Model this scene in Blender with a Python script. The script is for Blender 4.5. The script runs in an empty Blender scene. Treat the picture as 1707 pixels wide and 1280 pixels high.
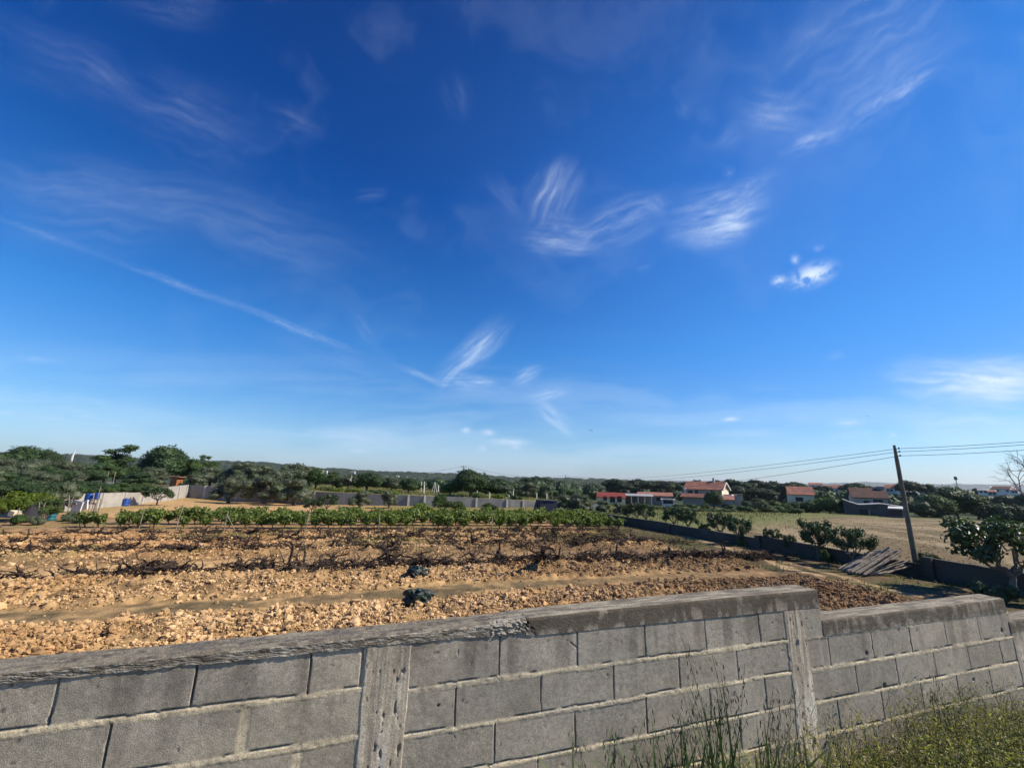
import bpy, math, random
import numpy as np
from mathutils import Matrix, Vector
# ------------------------------------------------------------------ camera (world: X along the walls and rows, Y across them, Z up)
EYE = 3.3
F, PI_, RO, TH = 695.69, .232851597, .0265252598, .336179782
cp, sp_ = math.cos(PI_), math.sin(PI_); cr, sr = math.cos(RO), math.sin(RO); ct, st = math.cos(TH), math.sin(TH)
def ray(x, y):
    """direction seen at a point of the 1707x1280 photograph"""
    u = (x-853.5)/F; v = (640-y)/F
    a = u*cr-v*sr; b = u*sr+v*cr
    X, Y, Z = a, cp-b*sp_, sp_+b*cp
    return np.array([X*ct+Y*st, -X*st+Y*ct, Z])
def uv_of(x, y):
    u = (x-853.5)/F; v = (640-y)/F
    a = u*cr-v*sr; b = u*sr+v*cr
    Y = cp-b*sp_
    return a/Y, (sp_+b*cp)/Y
def hor(x):
    lo, hi = 600, 1000
    for _ in range(30):
        m = (lo+hi)/2
        if ray(x, m)[2] > 0: lo = m
        else: hi = m
    return lo
def at(x, y, Z):
    """world point at forward distance Z behind a point of the photograph"""
    r = ray(x, y); q = r*(Z/(r[0]*st+r[1]*ct)); return q[0], q[1], q[2]+EYE
def onz(x, y, z=0.):
    r = ray(x, y); q = r*((z-EYE)/r[2]); return q[0], q[1], z
scene = bpy.context.scene
col = scene.collection
cam_d = bpy.data.cameras.new('camera'); cam = bpy.data.objects.new('camera', cam_d); col.objects.link(cam)
cam_d.sensor_fit = 'HORIZONTAL'; cam_d.sensor_width = 36.0; cam_d.lens = 36.0*F/1707
cam_d.clip_start = .05; cam_d.clip_end = 30000
def dirv(p):
    u, v = p
    return ray(853.5+u*F, 640-v*F)
fw = Vector(dirv((0, 0))).normalized(); rt = Vector(dirv((1, 0))-dirv((0, 0))).normalized(); up = Vector(dirv((0, 1))-dirv((0, 0))).normalized()
M_ = Matrix((rt, up, -fw)).transposed().to_4x4(); M_.translation = Vector((0, 0, EYE)); cam.matrix_world = M_
scene.camera = cam
scene.view_settings.view_transform = 'Standard'; scene.view_settings.look = 'None'; scene.view_settings.exposure = EXPO = 0.40; scene.view_settings.gamma = 1
scene.render.resolution_x, scene.render.resolution_y = 1024, 767
scene.cycles.max_bounces = 5; scene.cycles.transparent_max_bounces = 6; scene.cycles.volume_bounces = 0
SUN_AZ, SUN_EL = math.radians(109), math.radians(40)     # azimuth clockwise from +Y
sdir = Vector((math.sin(SUN_AZ)*math.cos(SUN_EL), math.cos(SUN_AZ)*math.cos(SUN_EL), math.sin(SUN_EL)))
sl = bpy.data.lights.new('sun', 'SUN'); sl.energy = 4.9; sl.angle = math.radians(.53); sl.color = (1., .89, .73)
so = bpy.data.objects.new('sun', sl); col.objects.link(so); so.rotation_euler = sdir.to_track_quat('Z', 'Y').to_euler(); so.location = (20, 0, 30)
# ------------------------------------------------------------------ sky
world = bpy.data.worlds.new('World'); scene.world = world; world.use_nodes = True
class NT:
    def __init__(s, tree): s.t = tree; s.n = tree.nodes; s.l = tree.links
    def new(s, typ, **kw):
        nd = s.n.new(typ)
        for k, v in kw.items(): setattr(nd, k, v)
        return nd
    def put(s, sock, v):
        if hasattr(v, 'is_linked') or isinstance(v, bpy.types.NodeSocket): s.l.new(v, sock)
        elif v is not None: sock.default_value = v
    def math(s, op, a, b=None, c=None, clamp=False):
        nd = s.new('ShaderNodeMath', operation=op, use_clamp=clamp)
        s.put(nd.inputs[0], a)
        if b is not None: s.put(nd.inputs[1], b)
        if c is not None: s.put(nd.inputs[2], c)
        return nd.outputs[0]
    def mix(s, f, a, b, mode='MIX'):
        nd = s.new('ShaderNodeMix', data_type='RGBA', blend_type=mode)
        s.put(nd.inputs[0], f); s.put(nd.inputs[6], a); s.put(nd.inputs[7], b); return nd.outputs[2]
    def ramp(s, v, lo, hi, a=0., b=1.):
        nd = s.new('ShaderNodeMapRange', interpolation_type='SMOOTHSTEP'); s.put(nd.inputs[0], v)
        nd.inputs[1].default_value = lo; nd.inputs[2].default_value = hi; nd.inputs[3].default_value = a; nd.inputs[4].default_value = b; return nd.outputs[0]
    def noise(s, vec, scale, detail=4, rough=.55, dist=0., col=False):
        nd = s.new('ShaderNodeTexNoise'); s.put(nd.inputs['Vector'], vec)
        nd.inputs['Scale'].default_value = scale; nd.inputs['Detail'].default_value = detail; nd.inputs['Roughness'].default_value = rough; nd.inputs['Distortion'].default_value = dist
        return nd.outputs['Color' if col else 'Fac']
    def mapping(s, vec, loc=(0, 0, 0), rot=(0, 0, 0), sc=(1, 1, 1), typ='POINT'):
        nd = s.new('ShaderNodeMapping', vector_type=typ); s.put(nd.inputs['Vector'], vec)
        nd.inputs['Location'].default_value = loc; nd.inputs['Rotation'].default_value = rot; nd.inputs['Scale'].default_value = sc; return nd.outputs[0]
w = NT(world.node_tree)
for nd in list(w.n): w.n.remove(nd)
wo = w.new('ShaderNodeOutputWorld'); bg = w.new('ShaderNodeBackground'); w.l.new(bg.outputs[0], wo.inputs[0]); bg.inputs[1].default_value = .1
sky = w.new('ShaderNodeTexSky', sky_type='NISHITA', sun_disc=False); sky.sun_elevation = SUN_EL; sky.sun_rotation = SUN_AZ
sky.altitude = 50; sky.air_density = 1.0; sky.dust_density = .5; sky.ozone_density = 2.0
geo = w.new('ShaderNodeTexCoord').outputs['Generated']
def dot(v):
    nd = w.new('ShaderNodeVectorMath', operation='DOT_PRODUCT'); w.l.new(geo, nd.inputs[0]); nd.inputs[1].default_value = v; return nd.outputs['Value']
el = dot((0, 0, 1))
hs = w.new('ShaderNodeHueSaturation'); w.l.new(sky.outputs[0], hs.inputs['Color'])
hs.inputs['Saturation'].default_value = 1.22; hs.inputs['Value'].default_value = 1.0
tint = w.new('ShaderNodeValToRGB'); w.l.new(w.math('MULTIPLY', el, 1.0, clamp=True), tint.inputs[0])
e = tint.color_ramp.elements
e[0].position = 0; e[0].color = (.64, .77, 1.12, 1); e[1].position = 1; e[1].color = (.0, .22, .60, 1)
for p, c in [(.10, (.66, .88, 1.12, 1)), (.3, (.29, .82, 1.24, 1)), (.6, (.015, .46, 1.0, 1))]:
    k = e.new(p); k.color = c
base = w.mix(1.0, hs.outputs[0], tint.outputs[0], 'MULTIPLY')
near = w.math('MULTIPLY', w.math('MULTIPLY', w.ramp(dot(tuple(sdir)), .12, 1.0), w.ramp(el, 0, .25)), w.ramp(el, .95, .45))      # whitish aureole on the sun's side of the sky
base = w.mix(w.math('MULTIPLY', near, .55), base, (.62, 2.4, 6.6, 1))
w.l.new(base, bg.inputs[0])
# ------------------------------------------------------------------ noise in numpy
rs = np.random.RandomState(7)
_tab = rs.rand(256, 256)
def vn(x, y, seed=0):
    x = np.asarray(x, float)+seed*17.31; y = np.asarray(y, float)+seed*9.77
    xi = np.floor(x).astype(int); yi = np.floor(y).astype(int); fx = x-xi; fy = y-yi
    fx = fx*fx*(3-2*fx); fy = fy*fy*(3-2*fy)
    a = _tab[xi & 255, yi & 255]; b = _tab[(xi+1) & 255, yi & 255]; c = _tab[xi & 255, (yi+1) & 255]; d = _tab[(xi+1) & 255, (yi+1) & 255]
    return (a*(1-fx)+b*fx)*(1-fy)+(c*(1-fx)+d*fx)*fy
def fbm(x, y, seed=0, oct=4, gain=.5):
    s = 0; a = 1; n = 0
    for o in range(oct):
        s = s+a*vn(x*2**o, y*2**o, seed+o*3); n += a; a *= gain
    return s/n
def sstep(x, a, b):
    t = np.clip((np.asarray(x, float)-a)/(b-a), 0, 1); return t*t*(3-2*t)
def band(x, c, h, soft):
    return 1-sstep(np.abs(x-c), h, h+soft)
# ------------------------------------------------------------------ mesh builder
class MB:
    def __init__(s): s.v = []; s.f = []; s.c = []; s.n = 0; s.mi = []
    def add(s, V, Fc, c=None, mi=0):
        V = np.asarray(V, float).reshape(-1, 3); s.v.append(V)
        Fc = Fc if isinstance(Fc, list) else [Fc]
        for q in Fc:
            q = np.asarray(q, int)
            if q.ndim == 1: q = q[None]
            s.f.append(q+s.n); s.mi.append(np.full(len(q), mi))
        if c is not None: s.c.append(np.broadcast_to(np.asarray(c, float), (len(V), 3)))
        s.n += len(V); return s
    def box(s, c, d, rz=0., mi=0, rx=0., ry=0.):
        x, y, z = np.array(d)/2.
        P = np.array([(i, j, k) for i in (-x, x) for j in (-y, y) for k in (-z, z)])
        R = np.array(Matrix.Rotation(rz, 3, 'Z') @ Matrix.Rotation(ry, 3, 'Y') @ Matrix.Rotation(rx, 3, 'X'))
        return s.add(P@R.T+np.array(c), np.array([(0, 1, 3, 2), (4, 6, 7, 5), (0, 4, 5, 1), (2, 3, 7, 6), (0, 2, 6, 4), (1, 5, 7, 3)]), mi=mi)
    def tube(s, P, R, n=6, cap=True, mi=0):
        P = np.asarray(P, float); m = len(P); R = np.broadcast_to(np.asarray(R, float), (m,))
        T = np.gradient(P, axis=0); T /= np.linalg.norm(T, axis=1)[:, None]+1e-9
        ref = np.array([0.31, .17, .93]) if abs(T[0] @ np.array([0.31, .17, .93])) < .9 else np.array([1., 0, 0])
        A = np.cross(T, ref); A /= np.linalg.norm(A, axis=1)[:, None]+1e-9; B = np.cross(T, A)
        an = np.arange(n)*2*np.pi/n
        V = P[:, None]+R[:, None, None]*(A[:, None]*np.cos(an)[None, :, None]+B[:, None]*np.sin(an)[None, :, None])
        i = np.arange(m-1)[:, None]*n; j = np.arange(n)[None]; j2 = (j+1) % n
        Q = np.stack([i+j, i+j2, i+n+j2, i+n+j], -1).reshape(-1, 4)
        fs = [Q]
        if cap: fs += [np.arange(n)[::-1], (m-1)*n+np.arange(n)]
        return s.add(V.reshape(-1, 3), fs, mi=mi)
    def mesh(s, name, smooth=False):
        me = bpy.data.meshes.new(name); V = np.concatenate(s.v)
        me.vertices.add(len(V)); me.vertices.foreach_set('co', V.ravel())
        lens = np.concatenate([np.full(len(f), f.shape[1]) for f in s.f]); loops = np.concatenate([f.ravel() for f in s.f])
        me.loops.add(len(loops)); me.loops.foreach_set('vertex_index', loops.astype(np.int32))
        me.polygons.add(len(lens)); me.polygons.foreach_set('loop_start', (np.cumsum(lens)-lens).astype(np.int32))
        me.polygons.foreach_set('use_smooth', np.full(len(lens), smooth))
        mi = np.concatenate(s.mi)
        if mi.any(): me.polygons.foreach_set('material_index', mi.astype(np.int32))
        me.update(calc_edges=True)
        if s.c:
            C = np.concatenate(s.c); at_ = me.color_attributes.new('Col', 'FLOAT_COLOR', 'POINT')
            at_.data.foreach_set('color', np.concatenate([C, np.ones((len(C), 1))], 1).ravel())
        return me
    def build(s, name, mats, parent=None, smooth=False):
        me = s.mesh(name, smooth)
        for m in (mats if isinstance(mats, (list, tuple)) else [mats]): me.materials.append(m)
        return link(bpy.data.objects.new(name, me), parent)
def link(o, parent=None):
    col.objects.link(o)
    if parent is not None: o.parent = parent; o.matrix_parent_inverse = (Matrix.Translation(parent.location) @ parent.rotation_euler.to_matrix().to_4x4()).inverted() if WORLD_CHILD else Matrix()
    return o
WORLD_CHILD = True
def tag(o, label=None, cat=None, group=None, kind=None):
    if label: o['label'] = label
    if cat: o['category'] = cat
    if group: o['group'] = group
    if kind: o['kind'] = kind
    return o
def empty(name, loc=(0, 0, 0), rz=0.):
    o = bpy.data.objects.new(name, None); o.empty_display_size = .2; o.location = loc; o.rotation_euler = (0, 0, rz); return link(o)
def copy_tree(o, parent=None):
    c = o.copy(); col.objects.link(c)
    if parent is not None: c.parent = parent
    for ch in list(o.children): copy_tree(ch, c)
    return c
def gridfaces(nx, ny):
    i = np.arange(nx-1)[:, None]; j = np.arange(ny-1)[None]
    a = i*ny+j
    return np.stack([a, a+ny, a+ny+1, a+1], -1).reshape(-1, 4)
def ico(sub=1):
    import bmesh
    bm = bmesh.new(); bmesh.ops.create_icosphere(bm, subdivisions=sub, radius=1)
    V = np.array([v.co[:] for v in bm.verts]); Fc = np.array([[v.index for v in f.verts] for f in bm.faces]); bm.free(); return V, Fc
ICO1, ICO2, ICO3 = ico(1), ico(2), ico(3)
# ------------------------------------------------------------------ materials
def pmat(name, c1, c2=None, scale=3., rough=.9, bump=0., bscale=30., detail=5, attr=False, island=0., trans=0., dist=.02, metal=0., spec=.3, c3=None, s3=1.2, lo=.35, hi=.65):
    m = bpy.data.materials.new(name); m.use_nodes = True; n = NT(m.node_tree); p = n.n['Principled BSDF']; out = n.n['Material Output']
    tc = n.new('ShaderNodeTexCoord').outputs['Object']
    c1 = (*c1, 1); c2 = (*(c2 or c1[:3]), 1)
    c = n.mix(n.ramp(n.noise(tc, scale, detail), lo, hi), c1, c2)
    if c3: c = n.mix(n.ramp(n.noise(tc, s3, 4), .5, .68), c, (*c3, 1))
    if attr:
        a = n.new('ShaderNodeVertexColor', layer_name='Col').outputs[0]; c = n.mix(1., c, a, 'MULTIPLY')
    if island:
        g = n.new('ShaderNodeNewGeometry').outputs['Random Per Island']
        oi = n.new('ShaderNodeObjectInfo').outputs['Random']
        f = n.math('ADD', n.math('MULTIPLY', g, island*1.6), n.math('ADD', 1-island*.8-.12, n.math('MULTIPLY', oi, .24)))
        cc = n.new('ShaderNodeCombineXYZ'); 
        for i in range(3): n.l.new(f, cc.inputs[i])
        c = n.mix(1., c, cc.outputs[0], 'MULTIPLY')
    n.put(p.inputs['Base Color'], c); p.inputs['Roughness'].default_value = rough; p.inputs['Metallic'].default_value = metal
    p.inputs['Specular IOR Level'].default_value = spec
    if bump:
        b = n.new('ShaderNodeBump'); b.inputs['Strength'].default_value = min(bump, 1.); b.inputs['Distance'].default_value = dist
        n.l.new(n.noise(tc, bscale, 6, .6), b.inputs['Height']); n.l.new(b.outputs[0], p.inputs['Normal'])
    if trans:
        t = n.new('ShaderNodeBsdfTranslucent'); n.put(t.inputs[0], n.mix(1., c, (1.3, 1.5, .6, 1), 'MULTIPLY')); ms = n.new('ShaderNodeMixShader'); ms.inputs[0].default_value = trans
        n.l.new(p.outputs[0], ms.inputs[1]); n.l.new(t.outputs[0], ms.inputs[2]); n.l.new(ms.outputs[0], out.inputs[0])
    return m
LEAF = {
 'olive': pmat('olive_leaves', (.068, .088, .046), (.12, .14, .078), .8, .55, island=.35, trans=.15, spec=.4),
 'oak': pmat('oak_leaves', (.040, .075, .020), (.070, .12, .030), .7, .6, island=.35, trans=.18),
 'dark': pmat('dark_leaves', (.028, .056, .020), (.052, .090, .030), .7, .6, island=.35, trans=.12),
 'pine': pmat('pine_needles', (.022, .040, .016), (.038, .060, .022), .3, .8, island=.3),
 'citrus': pmat('citrus_leaves', (.085, .13, .016), (.15, .20, .022), 1.2, .5, island=.35, trans=.25),
 'fig': pmat('fig_leaves', (.028, .055, .019), (.058, .098, .032), 2., .42, island=.4, trans=.16, spec=.5),
 'vine': pmat('vine_leaves', (.10, .145, .030), (.19, .235, .055), 2.5, .5, island=.45, trans=.3),
 'bush': pmat('bush_leaves', (.050, .085, .022), (.095, .13, .04), 1., .6, island=.35, trans=.2),
}
BARK = pmat('bark', (.06, .05, .04), (.13, .11, .09), 6, .95, .6, 12, dist=.03)
GREYBARK = pmat('grey_bark', (.12, .105, .09), (.2, .18, .155), 5, .95, .4, 12)
DEADWOOD = pmat('dead_wood', (.022, .015, .012), (.075, .052, .038), 9, .95, .8, 30, dist=.03)
STAKE = pmat('weathered_wood', (.15, .125, .095), (.33, .29, .235), 5, .9, .5, 20, island=.35)
POLEM = pmat('pole_wood', (.11, .10, .075), (.19, .175, .13), 3, .9, .3, 15)
CONCR = pmat('old_concrete', (.33, .32, .29), (.46, .44, .40), 1.3, .95, .3, 12)
FARWALL = None
WHITE = pmat('white_paint', (.60, .58, .54), (.70, .68, .64), 1., .8)
CREAM = pmat('cream_render', (.62, .54, .38), (.72, .64, .47), .5, .85)
GABLE_SUN = pmat('sunlit_gable_render', (.66, .60, .44), (.74, .68, .52), .5, .85)
BEIGE = pmat('beige_render', (.34, .30, .25), (.44, .39, .32), .5, .9)
GREYR = pmat('grey_render', (.22, .21, .20), (.31, .30, .28), .5, .9)
TERRA = pmat('terracotta_tiles', (.25, .10, .065), (.36, .165, .11), 1.5, .85, .8, 4, dist=.1, c3=(.20, .10, .075), s3=.4)
BROWNT = pmat('brown_tiles', (.085, .05, .04), (.14, .075, .055), 1.2, .9, .8, 4, dist=.1)
REDSHEET = pmat('red_sheet', (.17, .028, .02), (.23, .042, .03), .5, .85)
DARK = pmat('dark_opening', (.012, .012, .014), (.02, .02, .022), 1, .4)
SHEET = pmat('grey_sheet', (.28, .27, .26), (.38, .37, .35), .8, .6)
BLUE = pmat('blue_plastic', (.010, .055, .25), (.014, .075, .32), 1, .35, spec=.5)
TEAL = pmat('teal_plastic', (.02, .12, .17), (.03, .16, .2), 1, .35)
RUST = pmat('rusty_sheet', (.30, .10, .035), (.42, .17, .07), 1.5, .8)
CABLE = pmat('cable', (.02, .02, .02), None, 1, .6)
BAG = pmat('dark_green_plastic', (.008, .019, .015), (.016, .033, .026), 3, .48, .9, 7, dist=.05, spec=.5)
BIRD = pmat('dark_feathers', (.01, .01, .012), None, 1, .8)
DGREY = pmat('dark_grey_render', (.075, .078, .075), (.11, .11, .105), .5, .9)
GREEN_SHED = pmat('dark_green_sheet', (.045, .06, .045), (.07, .085, .065), .6, .7)
DARKSHED = pmat('dark_blue_tarp', (.018, .025, .045), (.03, .04, .07), .6, .7)
# ------------------------------------------------------------------ cirrus: a high dome sheet, thin where the sky shows through
WISPS = [(-40,350,180,430,6,.22,6,.1,.6,True),(170,428,420,520,6,.30,6,.1,.6,True),(380,502,606,592,6,.42,6,.1,.6,True),(655,607,750,645,5,.5,6,.1,.6,True),
          (728,645,840,535,20,1.0,5,.25,.7),(725,632,850,645,14,.7),(850,640,905,612,12,.8),(878,662,955,645,11,.8),(888,668,962,726,14,1.0),(578,515,620,570,9,.25),(560,500,420,560,60,.12),
          (870,385,1000,398,26,.95),(895,380,948,270,34,.75),(960,402,1115,345,28,.9),(1080,330,1110,360,14,.3),(1115,385,1275,330,34,1.25,5,.15,.6),(1180,375,1245,372,26,1.0),(1205,340,1305,285,16,.55),(1130,402,1240,396,14,.4),
          (805,290,870,365,18,.22),(745,120,770,200,22,.14),(1305,248,1410,212,18,.8),(1380,225,1570,105,20,.8),(1235,180,1345,185,30,.7),(1250,190,1600,-60,75,.45,3,.2,.75),(1370,180,1600,40,60,.2,3,.2,.8),(1195,250,1240,220,16,.25),
          (1205,295,1225,280,8,.3),(1125,170,1150,200,10,.2),(-30,30,230,170,55,.13,3,.2,.8),(120,80,225,165,28,.16,3,.2,.8),(190,150,440,255,60,.24,3,.2,.8),(190,-10,370,12,34,.2,3,.2,.8),(430,180,540,230,24,.16),(590,330,650,320,12,.15),
          (-80,285,470,370,46,.24,3,.1,.8),(250,350,620,450,60,.20,3,.15,.8),(-60,330,300,380,60,.2,3,.15,.8),(1060,455,1090,445,10,.2),(1370,600,1410,590,8,.25),
          (1310,474,1396,446,15,1.9,16,.3,.55,True),(1284,472,1312,463,8,1.2,16,.3,.55,True),(1318,436,1336,429,7,1.0,16,.3,.6,True),(1355,418,1375,412,4,.5,16,.3,.6,True),
          (1470,642,1790,634,34,1.25,3,.05,.5),(1570,632,1800,618,30,.8,3,.05,.4),(1560,650,1780,660,22,.4,4,.1,.6),(1500,700,1780,698,16,.6,4,.15,.6),(1160,722,1325,720,9,.55,4,.1,.6,True),(1385,704,1445,706,7,.45,4,.1,.6,True),(1202,699,1234,699,3.5,1.0,8,.1,.5,True),(1480,725,1495,725,3,.6,8,.1,.5,True),
          (815,736,888,737,6,.9,8,.1,.5,True),(766,718,786,717,5,.9,8,.1,.5,True),(798,722,828,722,5,.9,8,.1,.5,True),(795,748,812,748,4,.6,8,.1,.5,True),(850,745,870,746,4,.5,8,.1,.5,True),(580,751,620,752,4,.5,8,.1,.5,True),(-20,688,30,688,5,.35,8,.1,.5,True),(30,596,100,601,4,.3,4,.1,.6,True),(1380,705,1440,707,5,.3),
          (500,712,720,738,18,.4,4,.1,.7),(-60,690,400,715,34,.35,3,.1,.7),(50,650,460,728,12,.22,4,.1,.7,True),(440,555,680,640,16,.15,4,.2,.8)]
def sky_sheet():
    R = 12000.; az = np.radians(np.arange(-71, 71.01, .155)); el_ = np.radians(np.concatenate([np.arange(-.6, 20, .13), np.arange(20, 76, .18)]))
    A, E_ = np.meshgrid(az, el_, indexing='ij')
    X, Y, Z = np.sin(A)*np.cos(E_), np.cos(A)*np.cos(E_), np.sin(E_)      # X right of the view direction, Y along it
    # direction -> photograph coordinates, used only as a convenient chart of the sky
    Yc = Y*cp+Z*sp_; Zc = -Y*sp_+Z*cp; a = X/np.maximum(Yc, .02); b = Zc/np.maximum(Yc, .02)
    # same roll as ray()
    px = 853.5+F*(a*cr+b*sr); py = 640-F*(-a*sr+b*cr)
    wx = (fbm(px/150, py/150, 3, 4)-.5); wy = (fbm(px/150+9, py/150+4, 5, 4)-.5); vx = (fbm(px/38, py/38, 7, 4)-.5); vy = (fbm(px/38+3, py/38+8, 8, 4)-.5)
    tot = np.zeros(px.shape)
    for q in WISPS:
        x0, y0, x1, y1, wd, amp, fib, lo, hi, tight = (list(q)+[5., .35, .75, False][len(q)-6:])[:10]
        k1, k2 = (.12*wd+1.5, .22*wd+1) if tight else (.55*wd, .14*wd)
        qx = px+wx*k1*2+vx*k2; qy = py+wy*k1*2+vy*k2
        mx, my = (x0+x1)/2, (y0+y1)/2; dx, dy = x1-x0, y1-y0; L = math.hypot(dx, dy)/2; ex, ey = dx/(2*L), dy/(2*L)
        u = (qx-mx)*ex+(qy-my)*ey; v = -(qx-mx)*ey+(qy-my)*ex
        rr = np.hypot(u/(L*1.2), v/(wd*1.6)); m = np.exp(-(rr*1.75)**2)*(1-sstep(rr, .8, 1.25))
        if fib >= 8: nz = sstep(fbm(u/(wd*1.2)+mx, v/(wd*.7)+my, 11, 5, .6), lo, hi)
        else: nz = sstep(fbm(u/(wd*4.6)+mx, v/(wd*.62)+my, 11, 5, .6), lo, hi)*.72+.28*sstep(fbm(u/wd*.8, v/wd*2.5, 15, 4, .6), .3, .75)
        fine = sstep(fbm(u/(wd*2.2)+my, v/(wd*.20)+vx*1.5, 27, 4, .6), .28, .7); tot += m*(nz*.9+.1)*(.45+.75*fine if fib < 8 else 1.)*amp
    thin = sstep(fbm(px/420+wx*2, py/170+wy*2, 19, 5, .55), .5, .85)*.05
    hz = sstep(py, 520, 760)*sstep(fbm(px/320+wx, py/34+wy, 23, 5, .55), .38, .75)*.20
    tot = np.clip(tot*.52+thin+hz, 0, .93)
    DX = X*ct+Y*st; DY = -X*st+Y*ct
    b_ = MB(); b_.add(np.stack([DX*R, DY*R, Z*R+EYE], -1).reshape(-1, 3), gridfaces(len(az), len(el_)), np.repeat(tot.reshape(-1, 1), 3, 1))
    m = bpy.data.materials.new('cirrus'); m.use_nodes = True; n = NT(m.node_tree); n.n.remove(n.n['Principled BSDF']); o_ = n.n['Material Output']
    at_ = n.new('ShaderNodeVertexColor', layer_name='Col').outputs[0]; em = n.new('ShaderNodeEmission'); em.inputs[0].default_value = (.70, .83, 1., 1); em.inputs[1].default_value = .86; tr = n.new('ShaderNodeBsdfTransparent'); mx_ = n.new('ShaderNodeMixShader')
    n.l.new(at_, mx_.inputs[0]); n.l.new(tr.outputs[0], mx_.inputs[1]); n.l.new(em.outputs[0], mx_.inputs[2]); n.l.new(mx_.outputs[0], o_.inputs[0])
    m.cycles.emission_sampling = 'NONE'
    o = b_.build('sky', m, smooth=True); tag(o, 'thin cirrus wisps and small white clouds across the blue sky', 'sky', kind='structure')
sky_sheet()
# ------------------------------------------------------------------ ground
WALLT = 2.595
def far_wall_t(s):    # the long wall at the back of the field
    return np.interp(s, [-60, -22.7, -13, -2.5, 7.7, 19.4, 33, 60], [73, 73, 66, 59.1, 56.5, 55, 54.7, 54.7])
def vine_t(s, k): return 31.9-.125*s+2.3*k
def terr(s, t, fine=True):
    s = np.asarray(s, float); t = np.asarray(t, float); D = np.hypot(s, t)
    z = np.zeros(np.broadcast(s, t).shape)
    # slope falling away on the right and far ahead
    z = z - .019*np.maximum(0, D-42)*sstep(s-.25*t, 8, 32)*(D < 1e9)
    z = np.maximum(z, -12)
    # terrace behind the walls on the left and straight ahead
    ter = np.maximum(sstep(t-far_wall_t(s), .3, .9)*sstep(s, 33, 31), sstep(s, -23.3, -24.4)*sstep(t, 46, 50))
    z = z+ter*np.interp(s, [-60, -22.8, -22.7, -5, 7, 20, 30], [1.35, 1.25, 1.6, 1.5, 1.3, 1.0, .7])
    z = z+(fbm(s/9, t/9, 5, 3)-.5)*.5*sstep(t, 38, 50)
    # retained ground behind the near wall, and the road verge on the camera's side
    z = z+.25*(1-sstep(t, 3, 9))
    verge = 1.60-.125*np.clip(s, -4, 9)+.10*(fbm(s*1.2, t*1.2, 2, 3)-.5)
    z = np.where(t < WALLT+.1, verge, z)
    if fine:
        inb = sstep(t, 5, 7)*(1-sstep(t, 29.6, 30.6))*(1-sstep(s, 16.2, 18.2))
        wob = (fbm(s/3.5, t/3.5, 9, 2)-.5)*.9
        tt = t+wob
        rough = np.maximum.reduce([band(tt, 11.1, 1.9, .3), band(tt, 16.5, 1.85, .3)*1., band(tt, 22.3, 1.5, .6)*.8, band(tt, 25.6, 1.1, .5)*.7, band(tt, 28.6, .9, .5)*.7, .25+0*tt])
        rough = np.where(t < 10, 1, rough)
        ridge = .16*band(tt, 11.3, .45, .9)+.16*band(tt, 16.6, .4, .9)+.15*band(tt, 22.3, .7, .9)+.12*band(tt, 25.6, .4, .8)+.10*band(tt, 28.6, .4, .8)
        lum = (fbm(s*1.1, t*1.1, 21, 3)-.5)*.24+np.abs(fbm(s*4, t*4, 33, 4)-.5)*.44
        z = z+inb*(ridge+rough*lum)+inb*(fbm(s*3, t*3, 3, 2)-.5)*.03
    return z
TZ = lambda s, t: float(terr(np.array([s]), np.array([t]))[0])
def graded(segs):
    out = []
    for a, b, d in segs: out.append(np.arange(a, b, d))
    return np.concatenate(out)
def geom(a, b, n): return np.sign(a)*np.geomspace(abs(a), abs(b), n)
gs = np.concatenate([-np.geomspace(5200, 60, 40), np.arange(-58, -17, 1.), np.arange(-17, 22, .065), np.arange(22, 60, .6), np.geomspace(60, 5200, 46)])
gt = np.concatenate([-np.geomspace(60, 6, 8), np.arange(-5, 1.2, .5), np.arange(1.3, 2.6, .08), [2.62, 2.70, 2.72], np.arange(3, 7, .5), np.arange(7, 18, .06), np.arange(18, 31, .08), np.arange(31, 52, .45), np.arange(52, 75, .33), np.geomspace(76, 5200, 60)])
S_, T_ = np.meshgrid(gs, gt, indexing='ij')
Z_ = terr(S_, T_)
n1 = fbm(S_/2.3, T_/2.3, 41, 3); n2 = fbm(S_/14, T_/9, 51, 3); n3 = fbm(S_/1.1, T_/.8, 61, 3)
def C(*a): return np.array(a)
def lerp(A, B, f): return A*(1-f[..., None])+B*f[..., None]
soil = lerp(np.broadcast_to(C(.475, .31, .145), S_.shape+(3,)), C(.41, .215, .09), np.clip(sstep(T_, 19, 27)*.7*sstep(S_, 2, -6)+sstep(n2, .5, .7)*.5, 0, 1))
tw = T_+(fbm(S_/3.5, T_/3.5, 9, 2)-.5)*.9
K = soil
K = lerp(K, C(.15, .115, .06), band(tw+(n3-.5)*.7, 13.85, .45, .3)*(.35+.6*sstep(n3, .3, .55))*(1-.4*sstep(S_, 4, 12)))
K = lerp(K, C(.52, .34, .16), band(tw+(n3-.5)*.8, 19.6, .7, .5)*.9*(1-sstep(S_, 6, 13)))
K = lerp(K, C(.20, .125, .065), (.35+.65*sstep(n1, .38, .6))*sstep(S_, 1, 13)*.85*(T_ < 31))
K = lerp(K, C(.19, .125, .07), sstep(fbm(S_/5, T_/1.3, 91, 4), .5, .62)*.55*(T_ < 31))
K = lerp(K, C(.14, .13, .04), sstep(n1+.12*sstep(S_, 5, 14)*(T_ > 19), .60, .68)*sstep(T_, 19, 24)*.75)
K = lerp(K, C(.33, .21, .115), band(T_+.125*S_, 34.5, 3.5, .8)*.85)
K = lerp(K, C(.26, .20, .08), band(T_+.125*S_, 34.5, 3.5, .8)*sstep(n1, .5, .7)*.8)
K = lerp(K, C(.50, .32, .15), sstep(T_+.125*S_, 38.5, 40)*(T_ < 76))
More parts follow.
